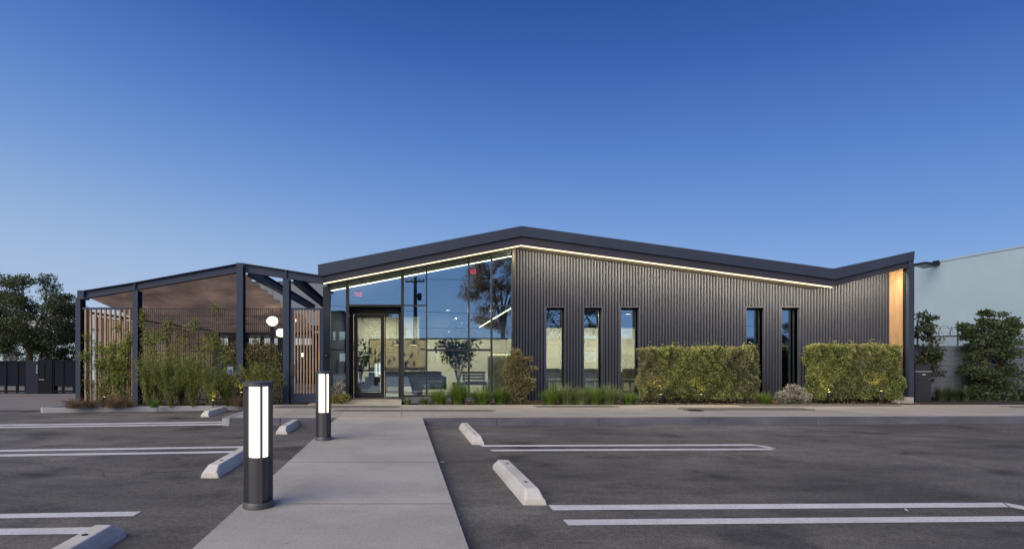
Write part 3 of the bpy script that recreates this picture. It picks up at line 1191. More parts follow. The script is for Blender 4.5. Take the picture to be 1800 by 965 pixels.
# artwork on the lobby wall
SA = YI / F
t = thing('wall_art', (wx(699, SA), YI - .05, wz(621, SA)), 'wide tan framed panel of dark leaf shapes on the lobby wall', 'artwork')
a0, a1, b0, b1 = wx(650, SA), wx(748, SA), wz(646, SA), wz(597, SA)
MB().box(a0, a1, YI - .04, YI - .002, b0, b1).build('panel', plain('tan_panel', (.33, .27, .17), .8, 0, .25, 5), t)
mb = MB()
mb.box(a0 - .03, a0, YI - .055, YI - .002, b0 - .03, b1 + .03).box(a1, a1 + .03, YI - .055, YI - .002, b0 - .03, b1 + .03)
mb.box(a0, a1, YI - .054, YI - .003, b1, b1 + .03).box(a0, a1, YI - .054, YI - .003, b0 - .03, b0)
mb.build('frame', M['dark'], t)
for i in range(26):
    x, z = random.uniform(a0 + .1, a1 - .1), random.uniform(b0 + .1, b1 - .1)
    an, L = random.uniform(-.3, 2.2), random.uniform(.10, .26)
    d, n = Vector((math.cos(an), 0, math.sin(an))), Vector((-math.sin(an), 0, math.cos(an)))
    c = Vector((x, YI - .052, z))
    ring = [c - d * L / 2, c - d * L * .15 + n * L * .16, c + d * L * .2 + n * L * .13, c + d * L / 2, c + d * L * .2 - n * L * .12, c - d * L * .15 - n * L * .14]
    k = len(ring)
    MB().add(ring + [p + Vector((0, .010, 0)) for p in ring], [tuple(range(k)), tuple(reversed(range(k, 2 * k)))] + [((j + 1) % k, j, k + j, k + (j + 1) % k) for j in range(k)]).build('leaf_shape', M['dark'], t)

# pendant lamps over the desk
for px, lb in ((697, 'left black dome pendant hanging before the wall art'), (727, 'right black dome pendant hanging before the wall art')):
    s = .0196
    c = P(px, 606, s)
    t = thing('pendant_lamp', c, lb, 'pendant lamp', 'dome pendants in the lobby')
    MB().lathe([(.165, 0), (.15, .05), (.11, .10), (.05, .135), (.02, .15), (0, .15)][::-1] and [(0.16, .0), (.165, 0), (.15, .05), (.11, .10), (.05, .135), (.02, .15)], c, 28).build('shade', M['black'], t, smooth=True)
    MB().lathe([(0, -.004), (.13, -.004), (.13, -.001), (0, -.001)], c, 24).build('bulb_disc', M['ledin'], t)
    MB().tube([c + Vector((0, 0, .15)), Vector((c.x, c.y, zat(BOT, c.x)))], .005, 5).build('cord', M['black'], t)

# lobby furniture
s = .0197
c = P(655, 690, s); z0 = .156
t = thing('side_cabinet', (c.x, c.y, z0), 'dark low cabinet seen through the door glass', 'cabinet')
MB().box(c.x - .25, c.x + .25, c.y - .22, c.y + .22, z0 + .05, z0 + .55).build('cabinet_body', M['woodd'] if 'woodd' in M else M.setdefault('woodd', wood_mat('dark_walnut', (.055, .035, .022))), t, bevel=.008)
MB().box(c.x - .235, c.x - .005, c.y - .234, c.y - .222, z0 + .08, z0 + .53).build('cabinet_door', M['woodd'], t)
MB().box(c.x + .005, c.x + .235, c.y - .234, c.y - .222, z0 + .08, z0 + .53).build('cabinet_door', M['woodd'], t)
for dx in (-.22, .22):
    for dy in (-.18, .18):
        MB().box(c.x + dx - .02, c.x + dx + .02, c.y + dy - .02, c.y + dy + .02, z0, z0 + .05).build('foot', M['black'], t)
o = MB().box(c.x - .14, c.x + .14, c.y - .1, c.y + .1, z0 + .551, z0 + .70).build('storage_box', M['dark'], None, (c.x, c.y, z0 + .551), bevel=.01)
tag(o, 'small dark box on top of the lobby cabinet', 'box')
c = P(716, 690, .0199)
t = thing('reception_desk', (c.x, c.y, z0), 'long dark wood desk under the pendants in the lobby', 'desk')
MB().box(c.x - .78, c.x + .72, c.y - .35, c.y + .35, z0 + .69, z0 + .735).build('desk_top', M['woodd'], t, bevel=.006)
MB().box(c.x - .72, c.x + .66, c.y - .30, c.y - .27, z0 + .22, z0 + .689).build('modesty_panel', M['woodd'], t)
for dx in (-.76, .66):
    MB().box(c.x + dx, c.x + dx + .04, c.y - .33, c.y + .33, z0, z0 + .689).build('leg', M['woodd'], t)


def chair(name, c, label, group, back=True, rz=0, arms=False):
    t = thing(name, (c[0], c[1], z0), label, 'chair', group, rz=0)
    x, y = c[0], c[1]
    MB().box(x - .23, x + .23, y - .22, y + .22, z0 + .42, z0 + .47).build('seat', M['dark'], t, bevel=.015)
    q = .20 if back else -.20
    mb = MB()
    n = 7
    for i in range(n):
        for j in range(2):
            pass
    ring = [(x - .22 + .44 * i / 6, y + q + .04 * (1 - ((i - 3) / 3) ** 2) * (1 if back else -1)) for i in range(7)]
    mb.slab([(a, b) for a, b in ring] + [(a, b + .025) for a, b in reversed(ring)], z0 + .55, z0 + .86)
    mb.build('backrest', M['chairback'], t, bevel=.008)
    MB().tube([(x - .12, y + q, z0 + .47), (x - .12, y + q + .01, z0 + .6)], .012, 6).build('back_post', M['black'], t)
    MB().tube([(x + .12, y + q, z0 + .47), (x + .12, y + q + .01, z0 + .6)], .012, 6).build('back_post', M['black'], t)
    for dx in (-.2, .2):
        for dy in (-.19, .19):
            MB().tube([(x + dx * .9, y + dy * .9, z0 + .42), (x + dx, y + dy, z0)], [.014, .011], 6).build('leg', M['black'], t)
    return t


M['chairback'] = plain('chair_fabric', (.10, .085, .06), .8, 0, .2, 30)
c = P(691, 690, .0206)
chair('lobby_chair', c, 'brown woven desk chair beneath the left pendant', None)
# sofa and armchairs
c = P(838, 692, .0192)
t = thing('bench_seat', (c.x, c.y, z0), 'dark low bench with slatted back at the right of the lobby', 'bench')
MB().box(c.x - .45, c.x + .30, c.y - .3, c.y + .3, z0 + .30, z0 + .42).build('seat', M['dark'], t, bevel=.03)
for k in range(3):
    MB().box(c.x - .45, c.x + .32, c.y + .26, c.y + .30, z0 + .46 + k * .10, z0 + .53 + k * .10).build('back_slat', M['woodd'], t)
for dx in (-.42, .26):
    for dy in (-.27, .265):
        MB().box(c.x + dx, c.x + dx + .04, c.y + dy, c.y + dy + .035, z0, z0 + (.3 if dy < 0 else .74)).build('leg', M['woodd'], t)
c = P(762, 692, .0196)
t = thing('lounge_sofa', (c.x, c.y, z0), 'dark upholstered sofa between the desk and the indoor tree', 'sofa')
MB().box(c.x - .62, c.x + .30, c.y - .38, c.y + .30, z0 + .14, z0 + .40).build('seat', M['dark'], t, bevel=.04)
MB().box(c.x - .62, c.x + .30, c.y + .24, c.y + .42, z0 + .40, z0 + .74).build('backrest', M['dark'], t, bevel=.04)
for dx in (-.74, .30):
    MB().box(c.x + dx, c.x + dx + .12, c.y - .38, c.y + .40, z0 + .14, z0 + .58).build('armrest', M['dark'], t, bevel=.03)
for dx in (-.6, .26):
    for dy in (-.33, .33):
        MB().tube([(c.x + dx, c.y + dy, z0 + .14), (c.x + dx, c.y + dy, z0)], .018, 6).build('leg', M['black'], t)


def indoor_plant(px, s, ztop, label, n, rad, pot=True, size=.16):
    c = P(px, 690, s)
    t = thing('potted_tree', (c.x, c.y, z0), label, 'potted plant')
    MB().lathe([(0, 0), (.15, 0), (.20, .38), (.19, .40), (.17, .36), (0, .36)], (c.x, c.y, z0), 28).build('pot', M['dark'], t, smooth=True)
    mb = MB()
    C = []
    top = Vector((c.x, c.y, ztop))
    for k in range(7):
        a = 2 * PI * k / 7 + .3
        tip = Vector((c.x + math.cos(a) * rad * .7, c.y + math.sin(a) * rad * .6, z0 + (ztop - z0) * random.uniform(.6, .98)))
        mid = Vector((c.x, c.y, z0 + .35)) * .45 + tip * .55 + Vector((0, 0, .15))
        mb.tube([(c.x, c.y, z0 + .34), mid, tip], [.016, .011, .004], 5)
        C.append(blob(tip, (rad * .55, rad * .5, (ztop - z0) * .17), n // 7, .3))
        C.append(blob(mid, (rad * .5, rad * .4, (ztop - z0) * .14), n // 12, .3))
    mb.build('stems', M['bark'], t)
    leaf_mesh('foliage', np.concatenate(C), size, t, LEAF['plant'], aspect=2.6, up=-.5)


indoor_plant(806, .0185, 2.5, 'tall leafy indoor tree in a dark pot behind the glass', 620, .62)
indoor_plant(733, .0178, 1.02, 'low bushy indoor plant beside the sofa', 160, .3, size=.10)
indoor_plant(634, .0190, 1.95, 'spiky indoor plant just inside the door glass', 90, .34, size=.2)
# interior light lines
sI = .0180
a, b = P(843, 575, .0205), P(898, 542, .0182)
t = thing('linear_light', (a + b) / 2, 'slanting warm line of light inside the right end of the glass', 'light strip')
MB().bar(a, b, .03, .03).build('lens', M['ledin'], t)
MB().bar(a + Vector((0, 0, .035)), b + Vector((0, 0, .035)), .06, .035).build('housing', M['dark'], t)
a, b = P(858, 623, .0190), P(897, 623, .0190)
t = thing('counter_light', (a + b) / 2, 'level warm light line above the pale counter behind the shrub', 'light strip')
MB().bar(a, b, .03, .02).build('lens', M['ledin'], t)
MB().bar(a + Vector((0, .0, .03)), b + Vector((0, 0, .03)), .06, .03).build('housing', M['cream'], t)
t = thing('reception_counter', (a.x + .4, a.y + .1, z0), 'pale reception counter panel under the level light line', 'counter')
MB().box(a.x, b.x + .3, a.y + .05, a.y + .15, z0, a.z - .02).build('counter_panel', M['cream'], t)
em = MB().lathe([(.0, 0), (.085, 0), (.085, .012), (0, .012)], (0, 0, 0), 6).build('emblem', M['dark'], t)
em.location = Vector((wx(868, .0190), a.y + .049, wz(630, .0190))) - wloc(t)
em.rotation_euler.x = PI / 2
# office furniture behind the narrow windows
def desk(x, y, label, w2):
    t = thing('office_table', (x, y, z0), label, 'table', 'office tables behind the narrow windows')
    MB().box(x - w2, x + w2, y - .35, y + .35, z0 + .70, z0 + .735).build('table_top', M['woodd'], t)
    for dx in (-w2 + .1, w2 - .14):
        for dy in (-.3, .26):
            MB().box(x + dx, x + dx + .04, y + dy, y + dy + .04, z0, z0 + .70).build('leg', M['dark'], t)


desk(wx(978, .0196), ys(.0196), 'office table behind the first narrow window', .5)
desk(wx(1040, .0196), ys(.0196), 'office table behind the second narrow window', .45)
desk(wx(1103, .0196), ys(.0196), 'office table behind the third narrow window', .45)
for px, n in ((965, 'first'), (982, 'first'), (1032, 'second'), (1049, 'second'), (1104, 'third')):
    s = .0184
    side = 'left' if px in (965, 1032) else 'right'
    lb = ('dark office chair, %s of the pair seen in the %s narrow window' % (side, n)) if n != 'third' else 'dark office chair seen alone in the third narrow window'
    chair('office_chair', (wx(px, s), ys(s) + .1, z0), lb, 'office chairs behind the narrow windows', back=False)
o = MB().box(wx(973, .0199), wx(984, .0199), ys(.0199), ys(.0199) + .03, z0 + .86, z0 + 1.08)
t = thing('computer_screen', (wx(978, .0199), ys(.0199), z0 + .735), 'dark computer screen on the first office table', 'screen')
o.build('screen', M['black'], t)
MB().box(wx(977, .0199), wx(979.5, .0199), ys(.0199) + .031, ys(.0199) + .06, z0 + .735, z0 + .95).build('stand', M['dark'], t)

# ------------------------------------------------------------------ pergola in front of the patio
pg = thing('steel_pergola', (-5.5, YP, 0), 'blue grey steel frame with brown fabric sails beside the building', 'pergola')


def ibeam(a, b, h, wf, tf=.018, tw=.014, name='beam', m=None):
    a, b = Vector(a), Vector(b)
    d = (b - a).normalized()
    sx = d.cross(Vector((0, 0, 1))).normalized()
    up = sx.cross(d)
    mb = MB()
    mb.bar(a + up * (h / 2 - tf / 2), b + up * (h / 2 - tf / 2), wf, tf)
    mb.bar(a - up * (h / 2 - tf / 2), b - up * (h / 2 - tf / 2), wf, tf)
    mb.bar(a, b, tw, h - 2 * tf)
    return mb.build(name, m or M['steel'], pg)


def hpost(px0, px1, ytop, s, dep=.26, zb=.02, name='post'):
    x0, x1 = wx(px0, s), wx(px1, s)
    y = ys(s)
    zt = wz(ytop, s)
    mb = MB()
    mb.box(x0, x1, y, y + .018, zb, zt)
    mb.box(x0, x1, y + dep - .018, y + dep, zb, zt)
    xm = (x0 + x1) / 2
    mb.box(xm - .008, xm + .008, y + .0185, y + dep - .0185, zb, zt)
    return mb.build(name, M['steel'], pg)


def fbeam(x0, yt0, yb0, x1, yt1, yb1, s, name='beam'):
    """channel fascia beam following picture edges: web with flanges proud of it"""
    y = ys(s)
    zt0, zb0, zt1, zb1 = wz(yt0, s), wz(yb0, s), wz(yt1, s), wz(yb1, s)
    X_0, X_1 = wx(x0, s), wx(x1, s)
    mb = MB()
    mb.prism([(X_0, zb0 + .018), (X_1, zb1 + .018), (X_1, zt1 - .018), (X_0, zt0 - .018)], y + .05, y + .066)
    mb.prism([(X_0, zt0 - .018), (X_1, zt1 - .018), (X_1, zt1), (X_0, zt0)], y - .03, y + .14)
    mb.prism([(X_0, zb0), (X_1, zb1), (X_1, zb1 + .018), (X_0, zb0 + .018)], y - .02, y + .14)
    return mb.build(name, M['steel'], pg)


hpost(132.5, 141, 523, SP + .0001)
hpost(232.5, 242, 509.7, SP)
hpost(415.5, 427, 462, SP - .0001)
hpost(497, 508, 489.2, SP)
MB().box(wx(136.5, SP), wx(148, SP), YP - .02, YP + .25, wz(526, SP), wz(510.5, SP)).build('beam_end', M['steel'], pg)
fbeam(148.2, 510.5, 524.8, 236, 496.3, 510, SP)
fbeam(236.4, 496.2, 509.9, 415.3, 463.6, 479.2, SP)
fbeam(427.2, 462.8, 478, 502, 474.2, 488.9, SP)
fbeam(502.4, 474.3, 489, 567.5, 484.6, 498.7, SP)
mb = MB()
for px in (236.2, 502.2):
    yt, yb_ = (496.4, 510) if px < 300 else (474.3, 489)
    mb = MB()
    mb.box(wx(px, SP) - .022, wx(px, SP) + .022, YP - .005, YP + .048, wz(yb_ - 1.3, SP), wz(yt + 1.3, SP))
    mb.build('stiffener_plate', M['steel'], pg)
for (px, py) in ((406.5, 470.8), (411.5, 470), (406.5, 474.8), (411.5, 474), (431, 469.3), (436, 470), (431, 473.3), (436, 474), (284, 493.5), (284, 497), (168, 513.5), (168, 517)):
    p = P(px, py, SP)
    MB().lathe([(0, 0), (.017, 0), (.017, .014), (0, .014)], (0, 0, 0), 6).build('bolt', M['dark'], pg).matrix_local = Matrix.Translation(Vector((p.x, YP + .049, p.z)) - wloc(pg)) @ Matrix.Rotation(PI / 2, 4, 'X')
# purlins running back
y1, y2 = YP + .15, ys(.0265)
xq = wx(433, SP)
ibeam((xq, y1, wz(474, SP)), (xq + .1, y2, wz(520, .0235) - .25), .26, .16, name='purlin')
xq = wx(514, SP)
ibeam((xq, y1, wz(486, SP)), (xq + .05, y2, wz(540, .0225) - .1), .26, .16, name='purlin')
MB().bar((wx(507, .0226), ys(.0226), wz(541, .0226)), (wx(480, .0226), ys(.0226), 0), .12, .12) if False else None
# rear posts
for px, zt in ((300, 3.1), (478, 3.2)):
    s = .0236
    mb = MB().box(wx(px, s) - .07, wx(px, s) + .07, ys(s), ys(s) + .14, .02, zt)
    mb.build('post', M['steel'], pg)


# fabric sails: sagging, scalloped along the free edge
def sail(name, A, B, C, D, nu=26, nv=22, sag=.12, scal=0.0, nsc=9):
    A, B, C, D = map(Vector, (A, B, C, D))
    vs, fs = [], []
    for j in range(nv + 1):
        v = j / nv
        for i in range(nu + 1):
            u = i / nu
            uu = u
            if scal:
                uu = u * (1 - scal * abs(math.sin(v * nsc * PI)) * 0 - scal * math.sin((v * nsc % 1) * PI))
            p = (A * (1 - uu) + B * uu) * (1 - v) + (D * (1 - uu) + C * uu) * v
            p.z -= sag * math.sin(PI * u) * math.sin(PI * v)
            p.z += .018 * math.sin(u * 23 + v * 9) * math.sin(PI * v) + .014 * math.sin(v * 31 - u * 6) * math.sin(PI * u)
            vs.append(p)
    n1 = len(vs)
    for p in list(vs):
        vs.append(p + Vector((0, 0, .004)))
    for j in range(nv):
        for i in range(nu):
            a = j * (nu + 1) + i
            fs.append((a, a + nu + 1, a + nu + 2, a + 1))
            fs.append((n1 + a, n1 + a + 1, n1 + a + nu + 2, n1 + a + nu + 1))
    for j in range(nv):
        for i in (0, nu):
            a = j * (nu + 1) + i
            fs.append((a, a + nu + 1, n1 + a + nu + 1, n1 + a))
    for i in range(nu):
        for j in (0, nv):
            a = j * (nu + 1) + i
            fs.append((a, a + 1, n1 + a + 1, n1 + a))
    return MB().add(vs, fs).build(name, M['sail'], pg, smooth=True)


s2 = .0232
sail('fabric_sail', P(150, 521.0, SP + .0003), P(428, 476.5, SP + .0003), P(527, 557, s2), P(292, 583, s2), sag=.10, scal=.022, nv=54)
sail('fabric_sail', P(285, 579, s2 + .0006), P(530, 551, s2 + .0006), P(560, 592, .031), P(330, 600, .031), sag=.15)

# timber screen between the first two posts: every slat a part
YS = YP + .10
scr = thing('slatted_screen', (wx(190, SP), YS, 0), 'timber slat screen with climbing leaves between the two left posts', 'screen')
MB().box(wx(142, SP), wx(232, SP), YS - .03, YS + .03, wz(543.5, SP), wz(540, SP)).build('top_rail', M['steel'], scr)
MB().box(wx(142, SP), wx(232, SP), YS - .03, YS + .03, .14, .19).build('bottom_rail', M['steel'], scr)
MB().box(wx(141.5, SP), wx(149, SP), YS + .16, YS + .22, .1, wz(541, SP)).build('side_post', M['black'], scr)
MB().box(wx(224.5, SP), wx(230, SP), YS + .14, YS + .22, .1, wz(548, SP)).build('side_post', M['black'], scr)
for px in (147.2, 156, 165, 173.6, 182, 190.4, 199, 207.8, 216.4, 225.4):
    p = wx(px, SP)
    MB().box(p - .022, p + .022, YS - .03, YS + .03, .19 + .002, wz(543.7, SP)).build('slat', M['slat'], scr)

# welded wire screen between posts two and four
YM = YP + .13
ws = thing('wire_screen', (wx(370, SP), YM, 0), 'dark welded wire screen panel behind the tall shrubs', 'screen')
for pa, pb in ((247, 415.5), (428, 497)):
    xa, xb = wx(pa, SP), wx(pb, SP)
    zt = wz(541, SP)
    mb = MB()
    k = int((xb - xa) / .052)
    for i in range(k + 1):
        x = xa + (xb - xa) * i / k
        mb.box(x - .0065, x + .0065, YM - .0065, YM + .0065, .16, zt)
    tag(mb.build('vertical_wires', M['dark'], ws), kind='stuff')
    for i in range(9):
        z = zt - .01 - i * (zt - .2) / 8
        z = zt - (0.012, .20, .42, .95, 1.15, 1.6, 1.85, 2.1, 2.45)[i]
        if z > .15:
            MB().box(xa, xb, YM + .008, YM + .02, z - .008, z + .008).build('cross_wire', M['dark'], ws)

# gate of timber slats
gx0, gx1, gx2, gx3 = wx(509.5, SP), wx(516, SP), wx(561.5, SP), wx(567, SP)
gt = thing('slatted_gate', (wx(538, SP), YP + .05, 0), 'dark framed gate with upright timber slats beside the glass corner', 'gate')
mb = MB()
zt = wz(541, SP)
mb.box(gx0, gx1, YP + .05, YP + .11, .16, zt).box(gx2, gx3, YP + .05, YP + .11, .16, zt)
mb.box(gx1, gx2, YP + .051, YP + .109, wz(544.5, SP), zt - .001)
mb.box(gx1, gx2, YP + .051, YP + .109, .161, wz(692, SP))
mb.build('gate_frame', M['steel'], gt)
for i in range(9):
    p = wx(517.6 + i * 5.35, SP)
    MB().box(p - .016, p + .016, YP + .03, YP + .075, wz(691.7, SP), wz(544.7, SP)).build('slat', M['slat'], gt)
MB().box(wx(510, SP), wx(517, SP), YP + .01, YP + .049, wz(662, SP), wz(640, SP)).build('lock_box', M['black'], gt, bevel=.005)
MB().box(gx1, gx2, YP + .076, YP + .10, wz(655, SP), wz(652, SP)).build('mid_rail', M['steel'], gt)

# side fence of the patio, running back: every slat a part
XFN = wx(146, SP) - .02
fn = thing('patio_fence', (XFN, 18, 0), 'long timber slat fence running back along the left side of the patio', 'fence')
MB().box(XFN - .03, XFN + .03, YP + .5, 24.5, 2.56, 2.62).build('top_rail', M['dark'], fn)
MB().box(XFN - .03, XFN + .03, YP + .5, 24.5, .12, .17).build('bottom_rail', M['dark'], fn)
slat_me = None
for k in range(70):
    y = YP + .62 + k * .14
    if y > 24.4: break
    if slat_me is None:
        o = MB().box(XFN + .031, XFN + .065, y - .03, y + .03, .1, 2.5).build('slat', M['slat'], fn)
        slat_me, ybase = o.data, y
    else:
        o = link('slat', slat_me, None, fn)
        o.location.y = y - ybase
for y in (16.5, 19.5, 22.5):
    MB().box(XFN - .05, XFN + .03, y - .05, y + .05, .02, 2.559).build('post', M['dark'], fn)

# rear wing behind the patio
wy = 27.0
sR = wy / F
wing = thing('rear_wing', (wx(470, sR), wy, 0), 'grey metal clad rear wing seen behind the patio sails', 'building')
xa, xb = wx(300, sR), wx(640, sR)
MB().box(xa + 3.2, xb, wy, wy + 6, wz(572, sR), wz(497, sR)).build('upper_wall', plain('grey_sheet', (.15, .18, .22), .5, .1, .08, .8), wing)
MB().box(xa + 3.17, xb, wy - .04, wy + .3, wz(497, sR) + .002, wz(495, sR)).build('coping', M['steel'], wing)
MB().box(xa, xb, wy + .3, wy + .5, .02, wz(590, sR)).build('lower_wall', M['mull'], wing)
MB().box(xa, xb, wy - 2.2, wy + .28, wz(592, sR), wz(588, sR)).build('canopy_edge', M['dark'], wing)
M['openglow'] = emit('pale_opening_glow', (.80, .88, .88), .55)
for i, (a, b) in enumerate(((384, 398), (436, 456), (462, 486), (516, 530), (531.5, 546), (590, 606))):  # glowing panes; the pair behind the gate stand in for a gap of sky
    fr = MB()
    za, zb = wz(606, sR), wz(594, sR)
    fr.box(wx(a, sR) - .05, wx(b, sR) + .05, wy + .24, wy + .298, za - .05, zb + .05)
    f = fr.build('window', M['dark'], wing)
    MB().box(wx(a, sR), wx(b, sR), wy + .225, wy + .2385, za, zb).build('pane', M['openglow'], f)
    MB().box((wx(a, sR) + wx(b, sR)) / 2 - .03, (wx(a, sR) + wx(b, sR)) / 2 + .03, wy + .21, wy + .224, za, zb).build('glazing_bar', M['dark'], f)
MB().box(-8.2, -2.4, YP + .9, wy - .05, .0, .10).build('patio_floor', M['walk'])
bpy.data.objects['patio_floor']['kind'] = 'structure'
for px, lb in ((513.5, 'left warm wall lamp glowing behind the gate slats'), (529.5, 'right warm wall lamp glowing behind the gate slats')):
    c = P(px, 623.5, sR)
    c.y = wy + .25
    t = thing('wall_lamp', c, lb, 'wall lamp', 'wall lamps on the rear wing')
    MB().box(c.x - .06, c.x + .06, c.y + .0, c.y + .05, c.z - .1, c.z + .1).build('back_plate', M['dark'], t)
    MB().lathe([(0, -.09), (.07, -.09), (.07, .09), (0, .09)], (c.x, c.y - .08, c.z), 16).build('lamp_shade', M['globe'], t)


def uvsphere(mb, c, rx, ry, rz_, nu=28, nv=16):
    pr = []
    vs, fs = [], []
    for j in range(1, nv):
        th = PI * j / nv
        for i in range(nu):
            ph = 2 * PI * i / nu
            vs.append((c[0] + rx * math.sin(th) * math.cos(ph), c[1] + ry * math.sin(th) * math.sin(ph), c[2] - rz_ * math.cos(th)))
    for j in range(nv - 2):
        for i in range(nu):
            i2 = (i + 1) % nu
            fs.append((j * nu + i, j * nu + i2, (j + 1) * nu + i2, (j + 1) * nu + i))
    fs.append(tuple(reversed(range(nu))))
    fs.append(tuple((nv - 2) * nu + i for i in range(nu)))
    return mb.add(vs, fs)


for px, py, r_, lb in ((479, 564.5, .21, 'left and highest glowing globe pendant under the sail'), (493.5, 585, .18, 'lowest glowing globe pendant, partly behind the steel post'), (512, 563, .175, 'glowing globe pendant between the post and the gate slats')):
    s = .0208
    c = P(px, py, s)
    t = thing('globe_pendant', c, lb, 'pendant lamp', 'globe pendants over the patio')
    uvsphere(MB(), c, r_, r_, r_ * .84).build('globe', M['globe'], t, smooth=True)
    MB().tube([c + Vector((0, 0, r_ * .83)), c + Vector((0, 0, 1.1))], .006, 5).build('cord', M['black'], t)
    MB().lathe([(0, r_ * .82), (.05, r_ * .82), (.04, r_ * .82 + .05), (0, r_ * .82 + .05)], c, 14).build('cap', M['dark'], t)
# access sign on the wire screen
c = P(402, 651, SP)
c.y = YM - .03
t = thing('access_sign', c, 'small white sign with a blue emblem on the wire screen among shrubs', 'sign')
MB().box(c.x - .085, c.x + .085, c.y, c.y + .01, c.z - .11, c.z + .10).build('plate', M['white'], t)
MB().box(c.x - .015, c.x + .07, c.y - .004, c.y - .001, c.z - .10, c.z + .02).build('blue_emblem', plain('sign_blue', (.06, .05, .55), .5), t)

# ------------------------------------------------------------------ plants
BEDZ = .10


def shrub_leafcloud(name, label, cat, base, blobs, n, size, m, stems=8, group=None, aspect=1.9, up=.15, stem_m=None, shell=.5):
    base = Vector(base)
    t = thing(name, base, label, cat, group)
    vol = np.array([max(1e-4, b[1][0] * b[1][1] * b[1][2]) ** .75 for b in blobs])
    vol /= vol.sum()
    C = np.concatenate([blob(np.array(base) + np.array(b[0]), b[1], max(6, int(n * v)), shell) for b, v in zip(blobs, vol)])
    C = C[C[:, 2] > base.z + .01]
    leaf_mesh('foliage', C, size, t, m, aspect=aspect, up=up)
    mb = MB()
    for k in range(stems):
        b = blobs[k % len(blobs)]
        tip = base + Vector(b[0]) + Vector((random.uniform(-.5, .5) * b[1][0], random.uniform(-.5, .5) * b[1][1], b[1][2] * random.uniform(.2, .9)))
        st = base + Vector((random.uniform(-.12, .12) + (tip.x - base.x) * .35, random.uniform(-.05, .05), 0))
        mid = (st + tip) / 2 + Vector((random.uniform(-.08, .08), random.uniform(-.05, .05), .05))
        mb.tube([st, mid, tip], [.014, .009, .003], 5)
    mb.build('stems', stem_m or M['stem'], t)
    return t


def hedge(pa, pb, ytop, s, depth, label, n, dry=.25, size=.046):
    x0, x1 = wx(pa, s), wx(pb, s)
    y = ys(s)
    zt = wz(ytop, s)
    t = thing('clipped_hedge', ((x0 + x1) / 2, y + depth / 2, BEDZ + .025), label, 'hedge')
    z0_ = BEDZ + .12
    # dense skin on the front, top and ends, thin inside
    def pts(k):
        u = rng.random((k, 3))
        f = rng.choice(5, k, p=[.50, .18, .08, .08, .16])
        e = np.abs(rng.normal(size=k)) * .07
        x = np.where(f == 2, x0 + e, np.where(f == 3, x1 - e, x0 + u[:, 0] * (x1 - x0)))
        yy = np.where(f == 0, y + e, y + u[:, 1] * depth)
        z = np.where(f == 1, zt - e, z0_ + u[:, 2] * (zt - z0_))
        # uneven skin: bulges, dents and stray shoots
        bul = .08 * np.sin(x * 5.1 + z * 3.0) + .06 * np.sin(x * 11.3 - z * 7.7) + .05 * np.sin(x * 2.3 + 1) + .04 * np.sin(x * 23 + z * 17)
        yy = yy - bul * .9
        z = z + np.where(z > zt - .3, .035 * np.sin(x * 6.1) + .03 * np.sin(x * 13.7 + 2) + .02 * np.sin(x * 29), 0)
        x = x + .05 * np.sin(z * 7 + yy * 5) * np.where((x < x0 + .3) | (x > x1 - .3), 1, 0)
        return np.stack([x, yy, z], 1)
    C = pts(n)
    dens = np.sin(C[:, 0] * 3.7 + 1.3) * np.sin(C[:, 2] * 4.1 + C[:, 0]) + .35 * np.sin(C[:, 0] * 17 + C[:, 2] * 13)
    C = C[(dens > -.55) | (rng.random(len(C)) < .25)]
    # lower skirt is thin
    C = C[(C[:, 2] > z0_ + .10 + .10 * np.sin(C[:, 0] * 6.3) + .06 * np.sin(C[:, 0] * 17)) | (rng.random(len(C)) < .4)]
    # stray shoots out of the top
    sh = []
    for _ in range(int((x1 - x0) * 30)):
        sx, sy = random.uniform(x0 + .03, x1 - .03), random.uniform(y, y + depth * .7)
        L = random.uniform(.04, .10) + (.12 if random.random() < .25 else 0)
        for k in range(7):
            sh.append((sx + random.uniform(-.02, .02) + k * .004, sy, zt + L * k / 6 - .03))
    for _ in range(int((zt - z0_) * 14)):
        zz = random.uniform(z0_ + .2, zt)
        for sd_, xx in ((-1, x0), (1, x1)):
            L = random.uniform(.02, .13)
            for k in range(5):
                sh.append((xx + sd_ * L * k / 5, y + random.uniform(0, depth), zz + k * .012))
    C = np.concatenate([C, np.array(sh)])
    dmask = (np.sin(C[:, 0] * 2.1 + .6) + .7 * np.sin(C[:, 0] * 5.3 + C[:, 2] * 3) + .9 * rng.normal(size=len(C))) > (1.6 - dry * 2.2)
    leaf_mesh('foliage', C[~dmask], size, t, LEAF['hedge'], aspect=1.8)
    leaf_mesh('dry_foliage', C[dmask], size, t, LEAF['hedge_dry'], aspect=1.8)
    mb = MB()
    nst = int((x1 - x0) / .45)
    for i in range(nst):
        sx = x0 + (x1 - x0) * (i + .5) / nst + random.uniform(-.1, .1)
        for q in range(4):
            mb.tube([(sx, y + depth / 2, BEDZ), (sx + random.uniform(-.2, .2), y + depth * random.uniform(.3, .7), .5), (sx + random.uniform(-.35, .35), y + depth * random.uniform(.1, .8), zt - .15)], [.02, .014, .005], 5)
    mb.build('stems', M['stem'], t)
    # a dense dark core so that the wall does not show straight through
    C2 = np.stack([x0 + .08 + rng.random(n // 3) * (x1 - x0 - .16), y + .12 + rng.random(n // 3) * (depth - .12), z0_ + .05 + rng.random(n // 3) * (zt - z0_ - .1)], 1)
    leaf_mesh('inner_foliage', C2, size * 1.3, t, LEAF['hedge'], aspect=1.5)


SH = .01545
hedge(1133, 1334, 612, SH, .42, 'longer clipped hedge in front of the wall, between third and fourth windows', 84000, .42)
hedge(1436, 1584, 608, SH, .45, 'shorter clipped hedge at the right end, in front of the timber panel', 70000, .16)


